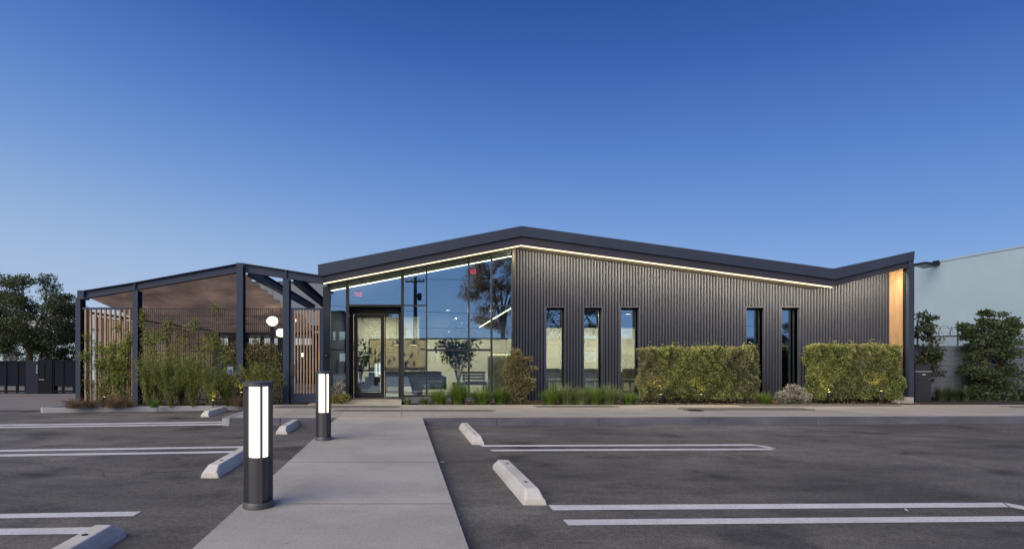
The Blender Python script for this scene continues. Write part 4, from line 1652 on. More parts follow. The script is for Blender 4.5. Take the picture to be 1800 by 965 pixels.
def grass(px, py, s, h, sp, n, m, name, label, cat, group=None, wd=.014, droop=.45, z=BEDZ + .02):
    c = Vector((wx(px, s), ys(s), z))
    mb = MB()
    blades(mb, c, n, h, sp, wd, droop)
    o = mb.build(name, m, None, c)
    return tag(o, label, cat, group)


SG = .01500
gl = 'grass clumps along the planting strip'
for px, s, h, sp, n, k, lb in (
    (716, .01515, .17, .14, 90, 'greygrass', 'smallest grey tuft of grass, right beside the door threshold'),
    (745, .01515, .20, .17, 110, 'greygrass', 'small grey tuft of grass, second from the door threshold'),
    (772, .01500, .38, .30, 230, 'grass', 'bright green grass clump left of the tallest one under the glass'),
    (806, .01510, .54, .33, 300, 'grass', 'tallest bright green grass clump under the glass wall'),
    (848, .01500, .42, .36, 270, 'grass', 'broad green grass clump right of the tallest one under the glass'),
    (881, .01510, .44, .30, 220, 'grass', 'green grass clump touching the tall shrub at the glass end'),
    (967, .01490, .42, .28, 260, 'grass', 'bright grass clump at the left end of the row below the windows'),
    (995, .01500, .52, .34, 260, 'greygrass', 'grey green grass clump below the first narrow window'),
    (1022, .01490, .46, .32, 240, 'greygrass', 'grey green grass clump between the first and second windows'),
    (1044, .01490, .42, .28, 240, 'grass', 'bright grass clump below the second narrow window'),
    (1070, .01500, .52, .36, 280, 'greygrass', 'grey green grass clump between second and third windows'),
    (1105, .01490, .34, .26, 220, 'grass', 'short bright grass clump beside the longer hedge'),
    (1344, .01490, .32, .24, 200, 'grass', 'lone bright grass clump between hedge and silver shrub'),
):
    grass(px, 0, s, h * 1.0, sp * 1.6, int(n * 2.4), LEAF[k], 'grass_clump', lb, 'grass clump', gl, .013, .62)
# tall loose shrub at the end of the glass
b0 = (wx(908, .0151), ys(.0151), BEDZ + .02)
shrub_leafcloud('loose_shrub', 'tall loose olive shrub where the glass meets the metal wall', 'shrub', b0,
                [((-.05, 0, .3), (.34, .25, .3)), ((.05, 0, .7), (.33, .25, .32)), ((-.02, .0, 1.1), (.28, .22, .3)), ((.30, -.05, .62), (.22, .16, .1)), ((.38, 0, .95), (.2, .1, .06)), ((.35, 0, .45), (.18, .15, .1)), ((-.2, 0, .8), (.2, .18, .3)), ((-.02, 0, 1.38), (.16, .14, .10)), ((.25, 0, 1.2), (.2, .12, .06))],
                6200, .058, LEAF['vine_olive'] if 'vine_olive' in LEAF else LEAF.setdefault('vine_olive', leafmat('olive_leaf', [(.13, .125, .05), (.24, .22, .09), (.32, .29, .14), (.18, .14, .08)], .3)), 12)
# silver shrub
b0 = (wx(1393, .01495), ys(.01495), BEDZ + .02)
shrub_leafcloud('silver_shrub', 'low silvery shrub between the two clipped hedges', 'shrub', b0,
                [((-.2, 0, .22), (.24, .2, .17)), ((.05, 0, .3), (.3, .22, .2)), ((.3, 0, .2), (.2, .2, .16)), ((0, 0, .42), (.2, .16, .12))], 2600, .05, LEAF['silver'], 10)
# by the door
b0 = (wx(597, .0151), ys(.0151), ZW)
shrub_leafcloud('mound_plant', 'low yellow green mound plant beside the entrance door', 'plant', b0,
                [((.0, 0, .13), (.30, .22, .13)), ((.12, 0, .15), (.2, .2, .12)), ((-.1, 0, .1), (.2, .2, .12))], 1700, .045, LEAF['mound'], 4)
b0 = (wx(592, .0155), ys(.0155), ZW)
shrub_leafcloud('silver_shrub', 'wispy silver plant standing behind the mound beside the door', 'shrub', b0,
                [((-.05, 0, .3), (.2, .15, .18)), ((.1, 0, .42), (.14, .1, .16)), ((-.18, 0, .25), (.12, .1, .15))], 700, .05, LEAF['silver'], 8)


# left bed: feathery shrubs, vines, rust grasses
def feathery(px, s, h, rad, n, label, m='feather', size=.062):
    h, rad = h * 1.18, rad * 1.15
    c = Vector((wx(px, s), ys(s), BEDZ))
    t = thing('feathery_shrub', c, label, 'shrub', 'feathery shrubs in the left bed')
    mb = MB()
    C = []
    for k in range(n):
        a = random.uniform(0, 2 * PI)
        out = random.uniform(.2, 1) * rad
        L = h * random.uniform(.55, 1.05)
        pts = []
        for i in range(6):
            u = i / 5
            pts.append(c + Vector((math.cos(a) * out * u ** 1.3, math.sin(a) * out * .6 * u ** 1.3, L * u - .12 * L * u ** 3)))
        mb.tube(pts, [.007, .006, .005, .004, .003, .002], 4, cap=False)
        u = rng.random(70) ** .7 * .95 + .05
        seg = np.array([list(p) for p in pts])
        q = np.stack([np.interp(u, np.linspace(0, 1, 6), seg[:, d]) for d in range(3)], 1)
        C.append(q + rng.normal(size=q.shape) * .022)
    mb.build('stems', M['stem'], t)
    leaf_mesh('foliage', np.concatenate(C), size, t, LEAF[m], aspect=5.0, up=.9)


feathery(262, .01455, 1.25, .42, 44, 'feathery shrub at the foot of the second post', 'vine')
feathery(300, .0144, 1.0, .5, 46, 'feathery shrub second along from the second post')
feathery(338, .0145, 1.15, .55, 54, 'feathery shrub in the middle of the left bed')
feathery(374, .0144, 1.0, .45, 46, 'bright feathery shrub lit from below near the near bollard top')
feathery(318, .0147, 1.3, .55, 50, 'tall feathery shrub standing behind the middle of the left bed', 'vine')
feathery(282, .0147, 1.35, .5, 46, 'tall leafy shrub behind the second feathery shrub', 'vine')
feathery(400, .01465, .95, .5, 46, 'feathery shrub left of the near bollard')
feathery(448, .0148, 1.1, .45, 44, 'leafy shrub directly behind the near bollard top', 'vine')
feathery(470, .01465, 1.0, .42, 44, 'feathery shrub between the near bollard and the gate post', 'vine')


def vine(label, spots, s, n, size=.06, m='vine'):
    c = Vector((wx(spots[0][0], s), ys(s), BEDZ))
    t = thing('climbing_vine', c, label, 'vine', 'vines climbing the patio screens')
    mb, C = MB(), []
    for (px, py, rx, rz_, k) in spots:
        tip = P(px, py, s)
        base = Vector((tip.x + random.uniform(-.25, .25), ys(s), BEDZ))
        pts = [base.lerp(tip, i / 6) + Vector((random.uniform(-.06, .06), random.uniform(-.03, .03), 0)) for i in range(7)]
        mb.tube(pts, [.011, .010, .009, .008, .006, .005, .003], 5)
        C.append(blob(tip, (rx * s, .13, rz_ * s), int(n * k * 1.9), .1))
        u = rng.random(int(n * k * 1.0))
        seg = np.array([list(p) for p in pts])
        q = np.stack([np.interp(u, np.linspace(0, 1, 7), seg[:, d]) for d in range(3)], 1)
        C.append(q + rng.normal(size=q.shape) * np.array([.09, .05, .06]))
    mb.build('stems', M['stem'], t)
    leaf_mesh('foliage', np.concatenate(C), size, t, LEAF[m], aspect=1.7, up=-.1)


sv = (YS - .07) / F
vr = random.Random(3)
vine('leafy green vine across the middle of the timber slat screen', [(vr.uniform(150, 226), vr.gauss(630, 20), vr.uniform(8, 17), vr.uniform(7, 15), vr.uniform(.25, .6)) for _ in range(22)] + [(206, 575, 7, 10, .15), (152, 590, 6, 12, .15), (178, 685, 10, 8, .2)], sv, 250, .056)
sv = (YM - .06) / F
vine('light green vine on the wire screen right of the second post', [(250, 560, 8, 22, .5), (262, 600, 16, 26, .8), (280, 590, 18, 16, .5), (295, 568, 10, 14, .25), (270, 640, 22, 26, 1), (300, 625, 20, 24, .7)], sv, 260, .054)
vine('thin vine with sparse leaves in the middle of the wire screen', [(322, 600, 20, 30, .5), (340, 570, 12, 16, .25), (335, 640, 26, 22, .8), (360, 610, 16, 26, .5), (378, 600, 20, 20, .7), (395, 625, 18, 24, .7), (376, 540, 8, 10, .15)], sv, 250, .054)
vine('olive vine on the wire screen between peak post and gate post', [(410, 620, 14, 22, .7), (436, 625, 12, 24, .9), (452, 612, 16, 20, .8), (474, 622, 16, 24, 1), (488, 640, 9, 30, .8), (456, 650, 20, 24, 1), (430, 655, 16, 16, .8), (480, 670, 12, 20, .7)], sv, 300, .054, 'vine_olive')
for px, s, h, sp, n, k, lb in (
    (130, .0139, .28, .32, 170, 'rust', 'rusty brown grass at the left end of the shrub bed'),
    (158, .0141, .22, .28, 150, 'rust', 'rusty low grass clump left of the small garden spotlight'),
    (196, .0141, .34, .32, 190, 'rust', 'rusty grass clump right of the small garden spotlight'),
    (222, .01425, .28, .28, 150, 'rust', 'rusty grass clump before the second post'),
    (416, .0145, .34, .3, 160, 'rust', 'rusty grass clump directly left of the near bollard'),
    (446, .0147, .30, .28, 130, 'rust', 'rusty grass clump behind the top of the near bollard'),
):
    grass(px, 0, s, h, sp * 1.8, n * 2, LEAF[k], 'rust_grass', lb, 'grass clump', 'rust coloured grasses in the left bed', .007, .6)
grass(270, 0, .0141, .20, .26, 150, LEAF['grass'], 'grass_clump', 'low bright grass clump at the foot of the second post', 'grass clump', None, .014)


# garden spotlights
def garden_spot(px, py, s, label, power, aim=(0, .2, 1)):
    c = Vector((wx(px, s), ys(s), BEDZ + .02))
    zt = wz(py, s)
    t = thing('garden_spotlight', c, label, 'garden light', 'small uplights among the plants')
    MB().tube([c, (c.x, c.y, zt - .08)], .012, 8).build('stake', M['black'], t)
    d = Vector(aim).normalized()
    p = Vector((c.x, c.y, zt - .04))
    MB().tube([p - d * .06, p + d * .05], [.028, .034], 14).build('lamp_body', M['black'], t)
    MB().tube([p + d * .051, p + d * .056], [.026, .026], 14).build('lens', M['spot'], t)
    l = bpy.data.lights.new('lamp', 'SPOT')
    l.energy = power
    l.color = (1, .70, .25)
    l.spot_size = R(110)
    l.spot_blend = .6
    l.shadow_soft_size = .03
    o = bpy.data.objects.new('lamp', l)
    COL.objects.link(o)
    o.parent = t
    o.location = p + d * .07 - c
    o.rotation_euler = (-d).to_track_quat('Z', 'Y').to_euler()
    return t


garden_spot(1162, 694, .01530, 'left garden uplight glowing at the foot of the longer hedge', 9)
garden_spot(1233, 694, .01530, 'right garden uplight glowing at the foot of the longer hedge', 9)
garden_spot(1458, 690, .01530, 'left garden uplight glowing at the foot of the shorter hedge', 9)
garden_spot(1550, 688, .01530, 'right garden uplight glowing at the foot of the shorter hedge', 9)
garden_spot(181, 698, .01400, 'tilted garden spotlight among the rusty grass', 12, (.35, .5, .8))
garden_spot(374, 704, .01425, 'garden uplight below the bright feathery shrub', 3)
garden_spot(424, 690, .01455, 'garden uplight just left of the near bollard', 6)
# downlight over the timber panel
c = Vector((XF - .20, (YE + YW) / 2 + .05, zat(BOT, XF - .2) + .02))
t = thing('recessed_light', c, 'warm recessed light above the timber panel', 'ceiling light')
MB().lathe([(0, -.012), (.05, -.012), (.05, 0.006), (0, .006)], c, 20).build('lens', M['spot'], t)
MB().lathe([(.052, -.014), (.075, -.014), (.075, .006), (.052, .006)], c, 20).build('trim_ring', M['dark'], t)
l = bpy.data.lights.new('lamp', 'SPOT')
l.energy = 28
l.color = (1, .80, .52)
l.spot_size = R(120)
l.spot_blend = .8
l.shadow_soft_size = .05
o = bpy.data.objects.new('lamp', l)
COL.objects.link(o)
o.parent = t
o.location = (0, 0, -.03)
o.rotation_euler = (0, R(14), 0)


# ------------------------------------------------------------------ trees
def tree(name, label, base, h, crown, trunk_r, n_leaf, size, m, bark, column=False, lean=0, clumps=30, clr=(.5, .5, .4), seed=1, group=None, trunk_frac=.35, gap=.0, up=.1):
    rs = random.Random(seed)
    base = Vector(base)
    t = thing(name, base, label, 'tree', group)
    mb = MB()
    th = h * trunk_frac
    top = base + Vector((lean, 0, th))
    mb.tube([base, base + Vector((lean * .3, .02, th * .5)), top], [trunk_r * 1.25, trunk_r, trunk_r * .8], 9)
    cc = Vector(crown[0]) + base
    cr_ = crown[1]
    tips = []
    for k in range(clumps):
        while True:
            q = Vector((rs.uniform(-1, 1), rs.uniform(-1, 1), rs.uniform(-1, 1)))
            if column:
                if math.hypot(q.x, q.y) < 1 - .25 * max(0, q.z): break
            elif .25 < q.length < 1:
                q = q.normalized() * (q.length ** .5)
                break
        tips.append(cc + Vector((q.x * cr_[0], q.y * cr_[1], q.z * cr_[2])))
    limbs = []
    for k in range(5):
        a = 2 * PI * k / 5 + rs.uniform(-.4, .4)
        e = cc + Vector((math.cos(a) * cr_[0] * .45, math.sin(a) * cr_[1] * .45, rs.uniform(-.2, .4) * cr_[2]))
        m1 = top.lerp(e, .5) + Vector((rs.uniform(-.1, .1), 0, .1 * h * .3))
        mb.tube([top - Vector((0, 0, th * .06)), m1, e], [trunk_r * .6, trunk_r * .42, trunk_r * .22], 7)
        limbs += [m1, e]
    for p in tips:
        q = min(limbs, key=lambda v: (v - p).length)
        mb.tube([q, q.lerp(p, .5) + Vector((rs.uniform(-.1, .1), rs.uniform(-.1, .1), .06)), p], [trunk_r * .20, trunk_r * .12, trunk_r * .05], 5)
    mb.build('trunk', bark, t, smooth=True)
    C = np.concatenate([blob(p, np.array(clr) * rs.uniform(.65, 1.2), n_leaf // clumps, .35) for p in tips])
    C = C[C[:, 2] > base.z + .03]
    leaf_mesh('crown', C, size, t, m, aspect=1.7, up=up)
    return t


st = .0255
b = Vector((wx(52, st), ys(st), 0))
tree('shade_tree', 'large dark spreading tree behind the gate at the far left', b, 5.2, ((-.1, 0, 3.25), (2.25, 1.7, 1.85)), .15, 30000, .09, LEAF['tree'], M['bark'], clumps=120, clr=(.52, .45, .28), seed=4, trunk_frac=.34)
b = Vector((wx(-40, st), ys(st) + .8, 0))
tree('shade_tree', 'dark tree cut off by the left edge behind the gate', b, 4.8, ((0, 0, 3.2), (1.9, 1.5, 1.6)), .14, 9000, .105, LEAF['tree'], M['bark'], clumps=36, clr=(.5, .45, .3), seed=9)
b = Vector((wx(118, .027), ys(.027), 0))
tree('shade_tree', 'smaller dark tree against the corner of the steel pergola at left', b, 3.4, ((0, 0, 1.7), (.95, .8, 1.25)), .08, 6500, .095, LEAF['tree'], M['bark'], clumps=26, clr=(.36, .36, .26), seed=12, trunk_frac=.2)
# right side evergreens
s = .0172
b = Vector((wx(1626, s), ys(s), .1))
tree('evergreen_shrub', 'narrow dark evergreen behind the grey parcel box', b, 2.7, ((-.05, 0, 1.25), (.40, .35, 1.3)), .05, 3600, .08, LEAF['ever'], M['bark'], clumps=44, clr=(.20, .2, .13), seed=21, trunk_frac=.15, column=True)
s = .0168
b = Vector((wx(1745, s), ys(s), .1))
tree('evergreen_tree', 'broad dark evergreen in front of the block wall at the right edge', b, 2.75, ((-.03, 0, 1.10), (.70, .6, 1.05)), .06, 9500, .072, LEAF['ever'], M['bark'], clumps=80, clr=(.28, .26, .17), seed=33, trunk_frac=.12, column=True)
b2 = Vector((wx(1760, s), ys(s) + .1, .1))
tree('evergreen_tree', 'loose upper evergreen growing among the broad one at right', b2, 2.9, ((-.2, 0, 2.0), (.80, .5, .62)), .04, 4600, .075, LEAF['ever'], M['bark'], clumps=44, clr=(.19, .16, .085), seed=37, trunk_frac=.5)
s = .0190
b = Vector((wx(1822, s), ys(s), .1))
tree('evergreen_tree', 'green tree cut off by the right edge above the block wall', b, 2.2, ((0, 0, 1.45), (.6, .5, .55)), .06, 4200, .085, LEAF['vine'], M['bark'], clumps=24, clr=(.28, .26, .18), seed=41)
for px, lb in ((1655, 'dark grass clump just right of the parcel box'), (1675, 'dark grass clump below the middle of the block wall'), (1697, 'dark grass clump at the foot of the broad evergreen'), (1806, 'dark grass clump cut off by the right edge')):
    grass(px, 0, .0162, .42, .34, 260, LEAF['ever'], 'dark_grass', lb, 'grass clump', 'dark grasses by the block wall', .012)

# ------------------------------------------------------------------ right: block wall, fence, warehouse, parcel box
SB = .0176
yb_ = ys(SB)
bw = thing('block_wall', (wx(1720, SB), yb_, 0), 'grey stacked block wall under the wire fence at the right', 'wall')
bwm = plain('grey_block', (.17, .20, .26), .9, 0, .14, 4, bump=.5, bscale=25)
bwid, bh = 28.2 * SB, 9.05 * SB
xs0 = wx(1646, SB) - 2 * bwid
zt = wz(608, SB)
nrow = int((zt - .0) / bh)
MB().box(xs0, xs0 + 11 * bwid, yb_ + .012, yb_ + .18, .02, zt - .004).build('mortar_core', plain('mortar', (.16, .18, .21), .95), bw)
me0 = None
for r_ in range(nrow + 1):
    for c_ in range(11):
        z1 = zt - r_ * bh
        z0b = max(z1 - bh + .012, .0)
        if z1 - z0b < .03: continue
        if me0 is None:
            o = MB().box(xs0 + .006, xs0 + bwid - .006, yb_, yb_ + .19, z1 - bh + .012, z1).build('block', bwm, bw, bevel=.006, seg=1)
            me0 = o.data
        else:
            o = link('block', me0, None, bw)
            o.location = (c_ * bwid, random.uniform(-.003, .003), -r_ * bh)
# chain-link fence with razor wire
YC = yb_ + .08
xa, xb = wx(1600, SB), wx(1840, SB)
cf = thing('chain_link_fence', ((xa + xb) / 2, YC, zt), 'chain link fence topped with coiled razor wire above the block wall', 'fence')
galv = plain('galvanised_wire', (.16, .18, .22), .5, .5, .1, 5)
zr0, zr1 = wz(592.5, SB), wz(590, SB)
MB().tube([(xa, YC, zr0), (xb, YC, zr0 + .12)], .022, 8).build('top_rail', galv, cf)
for k in range(4):
    x = xa + .3 + k * 1.25
    MB().tube([(x, YC, zt - .2), (x, YC, zr0 + .5)], .022, 8).build('post', galv, cf)
mb = MB()
d = .055
hgt = zr0 + .06 - zt
k = int((xb - xa) / d)
for i in range(k):
    x = xa + i * d
    mb.bar((x, YC - .002, zt), (x + hgt, YC - .002, zt + hgt), .0035, .0035)
    mb.bar((x, YC + .003, zt), (x - hgt, YC + .003, zt + hgt), .0035, .0035)
tag(mb.build('wire_mesh', galv, cf), kind='stuff')
mb = MB()
pts = []
turns = 12
for i in range(turns * 18):
    a = 2 * PI * i / 18
    pts.append((xa + (xb - xa) * i / (turns * 18), YC + .08 * math.cos(a), zr0 + .19 + .15 * math.sin(a) + .03 * math.sin(i * .13)))
mb.tube(pts, .006, 5, cap=False)
pts = []
for i in range(turns * 18):
    a = -2 * PI * i / 18 + 1
    pts.append((xa + (xb - xa) * i / (turns * 18), YC + .02 + .05 * math.cos(a), zr0 + .19 + .15 * math.sin(a)))
mb.tube(pts, .005, 5, cap=False)
mb.build('razor_coil', galv, cf)
for z in (.12, .26):
    MB().tube([(xa, YC, zr0 + z), (xb, YC, zr0 + z + .1)], .004, 4).build('straight_wire', galv, cf)

# warehouse: long side wall running away from the camera
XH = 23.0
wh = thing('warehouse', (XH, 24, 0), 'large pale blue white warehouse with a blank side wall at right', 'building')
zt_ = lambda y: H + (CY - 434) / (1800 - CX) * XH
MB().box(XH, XH + 18, 12, 44, .0, zt_(0)).build('wall', M['white'], wh)
MB().box(XH - .03, XH + 18.03, 11.97, 44.03, zt_(0) + .002, zt_(0) + .06).build('coping', M['white'], wh)
fl_y = F * XH / (1652 - CX)
c = Vector((XH - .5, fl_y, H + (CY - 466) * fl_y / F))
t = thing('flood_light', (XH, fl_y, c.z + .1), 'dark flood light on an arm high on the warehouse wall', 'flood light')
MB().bar((XH - .1, fl_y + .1, c.z + .10), (XH - .50, fl_y, c.z + .02), .05, .05).build('arm', M['dark'], t)
mb = MB()
mb.add([(c.x - .42, c.y - .32, c.z + .02), (c.x + .12, c.y - .26, c.z - .10), (c.x + .12, c.y + .34, c.z - .10), (c.x - .42, c.y + .28, c.z + .02),
        (c.x - .40, c.y - .30, c.z + .10), (c.x + .14, c.y - .24, c.z + .05), (c.x + .14, c.y + .32, c.z + .05), (c.x - .40, c.y + .26, c.z + .10)],
       [(0, 3, 2, 1), (4, 5, 6, 7), (0, 1, 5, 4), (1, 2, 6, 5), (2, 3, 7, 6), (3, 0, 4, 7)])
mb.build('lamp_head', M['dark'], t, bevel=.015)
MB().add([(c.x - .36, c.y - .26, c.z - .002), (c.x - .02, c.y - .22, c.z - .078), (c.x - .02, c.y + .28, c.z - .078), (c.x - .36, c.y + .22, c.z - .002),
          (c.x - .36, c.y - .26, c.z + .010), (c.x - .02, c.y - .22, c.z - .066), (c.x - .02, c.y + .28, c.z - .066), (c.x - .36, c.y + .22, c.z + .010)],
         [(0, 3, 2, 1), (4, 5, 6, 7), (0, 1, 5, 4), (1, 2, 6, 5), (2, 3, 7, 6), (3, 0, 4, 7)]).build('lamp_glass', plain('frosted_glass', (.20, .24, .30), .3), t)
MB().box(XH - .12, XH - .001, fl_y - .02, fl_y + .2, c.z, c.z + .2).build('wall_bracket', M['dark'], t)

# parcel box
s = .0157
c = P(1623, 706.5, s)
zt = wz(641, s)
x0, x1 = wx(1609.5, s), wx(1637, s)
t = thing('parcel_box', ((x0 + x1) / 2, c.y, .12), 'tall dark grey parcel box with a drop slot at the building end', 'parcel box')
z1, z2, z3 = wz(667.5, s), wz(653, s), wz(651, s)
MB().box(x0, x1, c.y, c.y + .36, .12, z1 - .004).build('lower_body', M['dark2'] if 'dark2' in M else M.setdefault('dark2', plain('parcel_grey', (.040, .038, .040), .5, .2, .1, 3)), t, bevel=.006)
MB().box(x0, x1, c.y, c.y + .36, z1, z2 - .006).build('front_door', M['dark2'], t, bevel=.006)
MB().box(x0 + .006, x1 - .006, c.y + .01, c.y + .355, z2 - .002, zt).build('hood', M['dark2'], t, bevel=.01)
MB().box(x0 - .006, x1 + .006, c.y - .03, c.y + .03, z2 - .012, z2 + .012).build('slot_lip', M['curbl'], t, bevel=.004)
MB().box(wx(1621, s), wx(1627, s), c.y - .006, c.y - .001, wz(659.5, s), wz(657, s)).build('name_plate', M['curbl'], t)
MB().lathe([(0, 0), (.012, 0), (.012, .012), (0, .012)], (wx(1633, s), c.y - .006, wz(667, s)), 10).build('lock', M['curbl'], t)

# ------------------------------------------------------------------ left: gates and building behind the tree
sg = .0216
yg = ys(sg)
meshm = plain('gate_mesh', (.007, .011, .024), .7, 0, .15, 2, spec=.15)
gdark = plain('gate_steel', (.005, .007, .014), .7, 0, .15, 2, spec=.15)


def mesh_gate(pa, pb, label, posts, ytop=634):
    xa, xb = wx(pa, sg), wx(pb, sg)
    t = thing('mesh_gate', ((xa + xb) / 2, yg, 0), label, 'gate', 'dark mesh gates across the drive')
    zt_g, zb_g = wz(ytop, sg), .14
    MB().box(xa, xb, yg - .03, yg + .03, zt_g - .06, zt_g).build('top_rail', gdark, t)
    MB().box(xa, xb, yg - .03, yg + .03, zb_g - .06, zb_g).build('bottom_rail', gdark, t)
    ps = [wx(p, sg) for p in posts]
    for p in ps:
        MB().box(p - .04, p + .04, yg - .032, yg + .032, .03, zt_g + .0).build('upright', gdark, t)
    for a, b in zip(ps[:-1], ps[1:]):
        mb = MB()
        x = a + .04
        while x < b - .04:
            mb.box(x, min(x + .028, b - .04), yg - .006, yg + .006, zb_g + (.16 if (b - a) > .28 else 0), zt_g - .06)
            x += .034
        tag(mb.build('mesh_infill', meshm, t), kind='stuff')


mesh_gate(-60, 47, 'dark mesh gate to the left of the solid panel with white numerals', (-60, -25, 10.5, 30.5, 46))
mesh_gate(93, 131.5, 'dark mesh gate between the dark pillar and the pergola corner post', (93.5, 111, 130.5), 633)
xa, xb = wx(47.5, sg), wx(69.5, sg)
t = thing('gate_panel', ((xa + xb) / 2, yg, 0), 'solid dark blue gate panel bearing small white numerals', 'gate')
MB().box(xa, xb, yg - .06, yg + .06, .02, wz(634, sg)).build('panel', plain('panel_navy', (.008, .013, .030), .6, 0, .1, 1, spec=.2), t)
for i, ch in enumerate('406'):
    cu = bpy.data.curves.new('digit', 'FONT')
    cu.body = ch
    cu.size = .13
    cu.extrude = .004
    cu.align_x, cu.align_y = 'CENTER', 'CENTER'
    o = bpy.data.objects.new('digit', cu)
    COL.objects.link(o)
    me = bpy.data.meshes.new_from_object(o.evaluated_get(bpy.context.evaluated_depsgraph_get()))
    bpy.data.objects.remove(o)
    me.transform(Matrix.Rotation(PI / 2, 4, 'X'))
    me.materials.clear()
    o = link('numeral', me, M['white'], t)
    o.location = Vector((wx(66.8, sg), yg - .066, wz(643.5 + i * 5.2, sg))) - wloc(t)
xa, xb = wx(70, sg), wx(93, sg)
t = thing('gate_pillar', ((xa + xb) / 2, yg, 0), 'black gate pillar cabinet right of the white numerals', 'pillar')
MB().box(xa, xb, yg - .05, yg + .3, .02, wz(631, sg)).build('pillar_body', gdark, t)
MB().box(xa + .02, xa + .22, yg - .065, yg - .051, wz(666, sg), wz(636, sg)).build('access_door', gdark, t)
MB().box(xa + .02, xa + .22, yg - .085, yg - .051, wz(667.5, sg), wz(666.3, sg)).build('ledge', M['curbl'], t)
MB().box(wx(70, sg), wx(73, sg), yg - .04, yg + .04, wz(630.8, sg), wz(621, sg)).build('beacon_post', gdark, t)
# pale building behind
sb = .036
xa, xb = wx(-300, sb), wx(400, sb)
pb = thing('neighbour_building', ((xa + xb) / 2, ys(sb), 0), 'low pale blue grey building behind the trees at the far left', 'building')
MB().box(xa, xb, ys(sb), ys(sb) + 12, .0, wz(578, sb)).build('wall', M['white'], pb)
MB().prism([(xa - .2, wz(578, sb)), (xb + .2, wz(578, sb)), (xb - 6, wz(552, sb)), (xa + 2, wz(552, sb))], ys(sb) - .2, ys(sb) + 12).build('roof', plain('pale_roof', (.40, .42, .46), .7, 0, .1, 1), pb)
MB().box(wx(6, sb), wx(30, sb), ys(sb) - .04, ys(sb) - .002, .0, wz(598, sb)).build('roller_door', M['curb'], pb)

# ------------------------------------------------------------------ across the street: what the glass mirrors
YR = -26.0
Ym = 2 * YW - YR
kk = Ym / F
sn = thing('street_building', (8, YR, 0), 'long low pale building across the street, seen mirrored in the glass', 'building')
MB().box(-40, 60, YR - 12, YR, 0, H + (CY - 597) * kk).build('wall', plain('pale_stucco', (.26, .26, .23), .9, 0, .08, 1), sn)
MB().box(-40.1, 60.1, YR - 12.1, YR + .08, H + (CY - 597) * kk + .002, H + (CY - 594) * kk).build('parapet', M['curbl'], sn)
for x in (-20, -12, -4, 4, 12, 20, 28):
    f = MB().box(x - 1.2, x + 1.2, YR + .002, YR + .06, .9, 2.2).build('window', M['dark'], sn)
    MB().box(x - 1.1, x + 1.1, YR + .061, YR + .07, 1.0, 2.1).build('pane', M['glass'], f)
Yp = -22.0
kp = (2 * YW - Yp) / F
xp_ = (730 - CX) * kp
ztp = H + (CY - 487) * kp
up = thing('utility_pole', (xp_, Yp, 0), 'wooden utility pole across the street, mirrored in the glass beside the door', 'utility pole')
MB().tube([(xp_, Yp, 0), (xp_, Yp, ztp)], [.24, .16], 12).build('pole', M['bark'], up)
MB().box(xp_ - 1.0, xp_ + .9, Yp + .17, Yp + .30, ztp - .55, ztp - .40).build('crossarm', M['bark'], up)
for dx in (-.9, -.4, .4, .8):
    MB().lathe([(0, 0), (.05, 0), (.06, .12), (.03, .2), (0, .2)], (xp_ + dx, Yp + .235, ztp - .40), 10).build('insulator', M['dark'], up)
MB().lathe([(0, 0), (.19, 0), (.21, .1), (.21, .6), (.15, .7), (0, .7)], (xp_ + .42, Yp + .05, ztp - 2.3), 18).build('transformer', M['dark'], up)
MB().bar((xp_ + .15, Yp + .05, ztp - 1.9), (xp_ + .25, Yp + .05, ztp - 1.9), .1, .3).build('transformer_bracket', M['dark'], up)
for i, (dz, rr) in enumerate(((-.25, .012), (-.32, .012), (-3.4, .018), (-5.0, .012), (-6.1, .022), (-6.5, .022))):
    mb = MB()
    pts = [(x, Yp + .25 + .12 * i, ztp + dz + (.00045, .0006, .0021, .0004, .0007, .0005)[i] * (x - xp_ - (20, 24, 9, 18, 14, 26)[i]) ** 2 - .18 + (0, .006, -.012, .008, .004, -.006)[i] * (x - xp_)) for x in np.linspace(-45, 70, 30)]
    mb.tube(pts, rr, 5)
    o = mb.build('overhead_wire', M['black'], None, (xp_, Yp, ztp + dz))
    tag(o, ('highest', 'second highest', 'third highest', 'fourth highest', 'second lowest', 'lowest')[i] + ' of the overhead wires mirrored in the glass', 'wire', 'overhead wires across the street')
Yt = -20.0
kt = (2 * YW - Yt) / F
tree('street_tree', 'rusty leaved tall tree across the street, mirrored at the right of the glass', ((884 - CX) * kt, Yt, 0), 12, ((-.2, 0, H + (CY - 505) * kt), (3.3, 2.4, 4.2)), .26, 19000, .15, LEAF['rusttree'], M['palebark'], clumps=90, clr=(.95, .8, .55), seed=51, trunk_frac=.36)
tree('street_tree', 'green street tree mirrored in the two narrow windows on the left', ((1000 - CX) * kt, Yt - .5, 0), 7.5, ((.3, 0, H + (CY - 562) * kt), (3.6, 2.5, 1.9)), .22, 5000, .17, LEAF['street'], M['palebark'], clumps=40, clr=(.7, .6, .5), seed=57, trunk_frac=.3)
tree('street_tree', 'dark street tree mirrored in the rightmost narrow window', ((1392 - CX) * kt, Yt - .5, 0), 5.5, ((.2, 0, H + (CY - 605) * kt), (1.2, 1.2, 2.0)), .18, 3200, .17, LEAF['street'], M['palebark'], clumps=30, clr=(.5, .5, .45), seed=61, trunk_frac=.25)

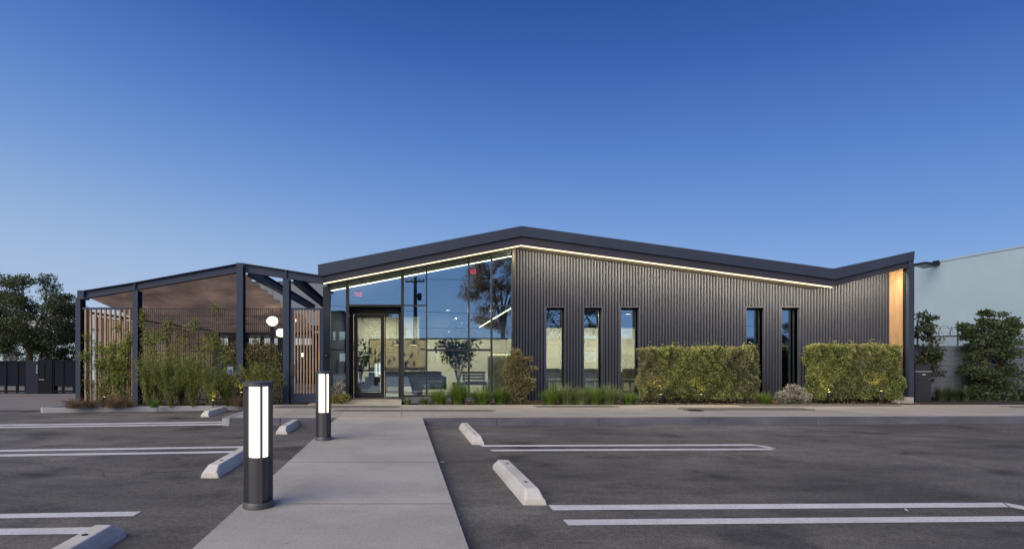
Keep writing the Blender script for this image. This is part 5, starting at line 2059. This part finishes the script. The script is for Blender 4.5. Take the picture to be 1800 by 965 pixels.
# fallen leaves on the planting soil and along the curb
def litter(name, label, boxes, n, z, size, m):
    C = []
    for (xa, xb, ya, yb2, k) in boxes:
        q = rng.random((int(n * k), 3))
        C.append(np.stack([xa + q[:, 0] * (xb - xa), ya + q[:, 1] * (yb2 - ya), z + q[:, 2] * .012], 1))
    C = np.concatenate(C)
    o = leaf_mesh(name, C, size, None, m, (C[0][0], C[0][1], z), aspect=1.8, flat=.95, up=0)
    return tag(o, label, 'leaf litter', None, 'stuff')


litter('leaf_litter', 'dry fallen leaves scattered over the dark planting soil', [(XR + .2, 14.0, 13.99, YW - .1, 1.0)], 1500, .132, .05, LEAF['rust'])
litter('leaf_litter', 'dry fallen leaves scattered over the left shrub bed', [(-8.3, -3.2, 14.0, 14.8, 1.0)], 700, .108, .05, LEAF['rust'])
litter('leaf_litter', 'few dry leaves and grit lying along the foot of the curb', [(XR + .1, 14, 10.35, 10.66, 1.0), (-3.3, XL, 10.4, 10.66, .3)], 90, .012, .03, LEAF['rust'])

# more of what the left panes and the door mirror
tree('street_tree', 'dense dark street tree mirrored in the entrance door glass', ((664 - CX) * kt, Yt + .6, 0), 5.4, ((0, 0, H + (CY - 584) * kt), (2.3, 1.5, 1.9)), .16, 30000, .16, LEAF['tree'], M['bark'], clumps=60, clr=(.6, .55, .42), seed=71, trunk_frac=.25)
dk = thing('dark_warehouse', ((500 - CX) * kk, YR + 3, 0), 'dark flat roofed building across the street, mirrored in the narrow pane left of the door', 'building')
MB().box((380 - CX) * kk, (611 - CX) * kk, YR + .2, YR + 3.5, 0, H + (CY - 546) * (2 * YW - YR - 3.5) / F).build('wall', M['clad'], dk)
for px, py in ((602, 590), (602, 628), (585, 590)):
    k2 = (2 * YW - YR - 3.5) / F
    c = Vector(((px - CX) * k2, YR + 3.5, H + (CY - py) * k2))
    f = MB().box(c.x - .32, c.x + .32, c.y + .002, c.y + .05, c.z - .45, c.z + .45).build('window', M['mull'], dk)
    MB().box(c.x - .27, c.x + .27, c.y + .051, c.y + .06, c.z - .4, c.z + .4).build('pane', M['openglow'], f)
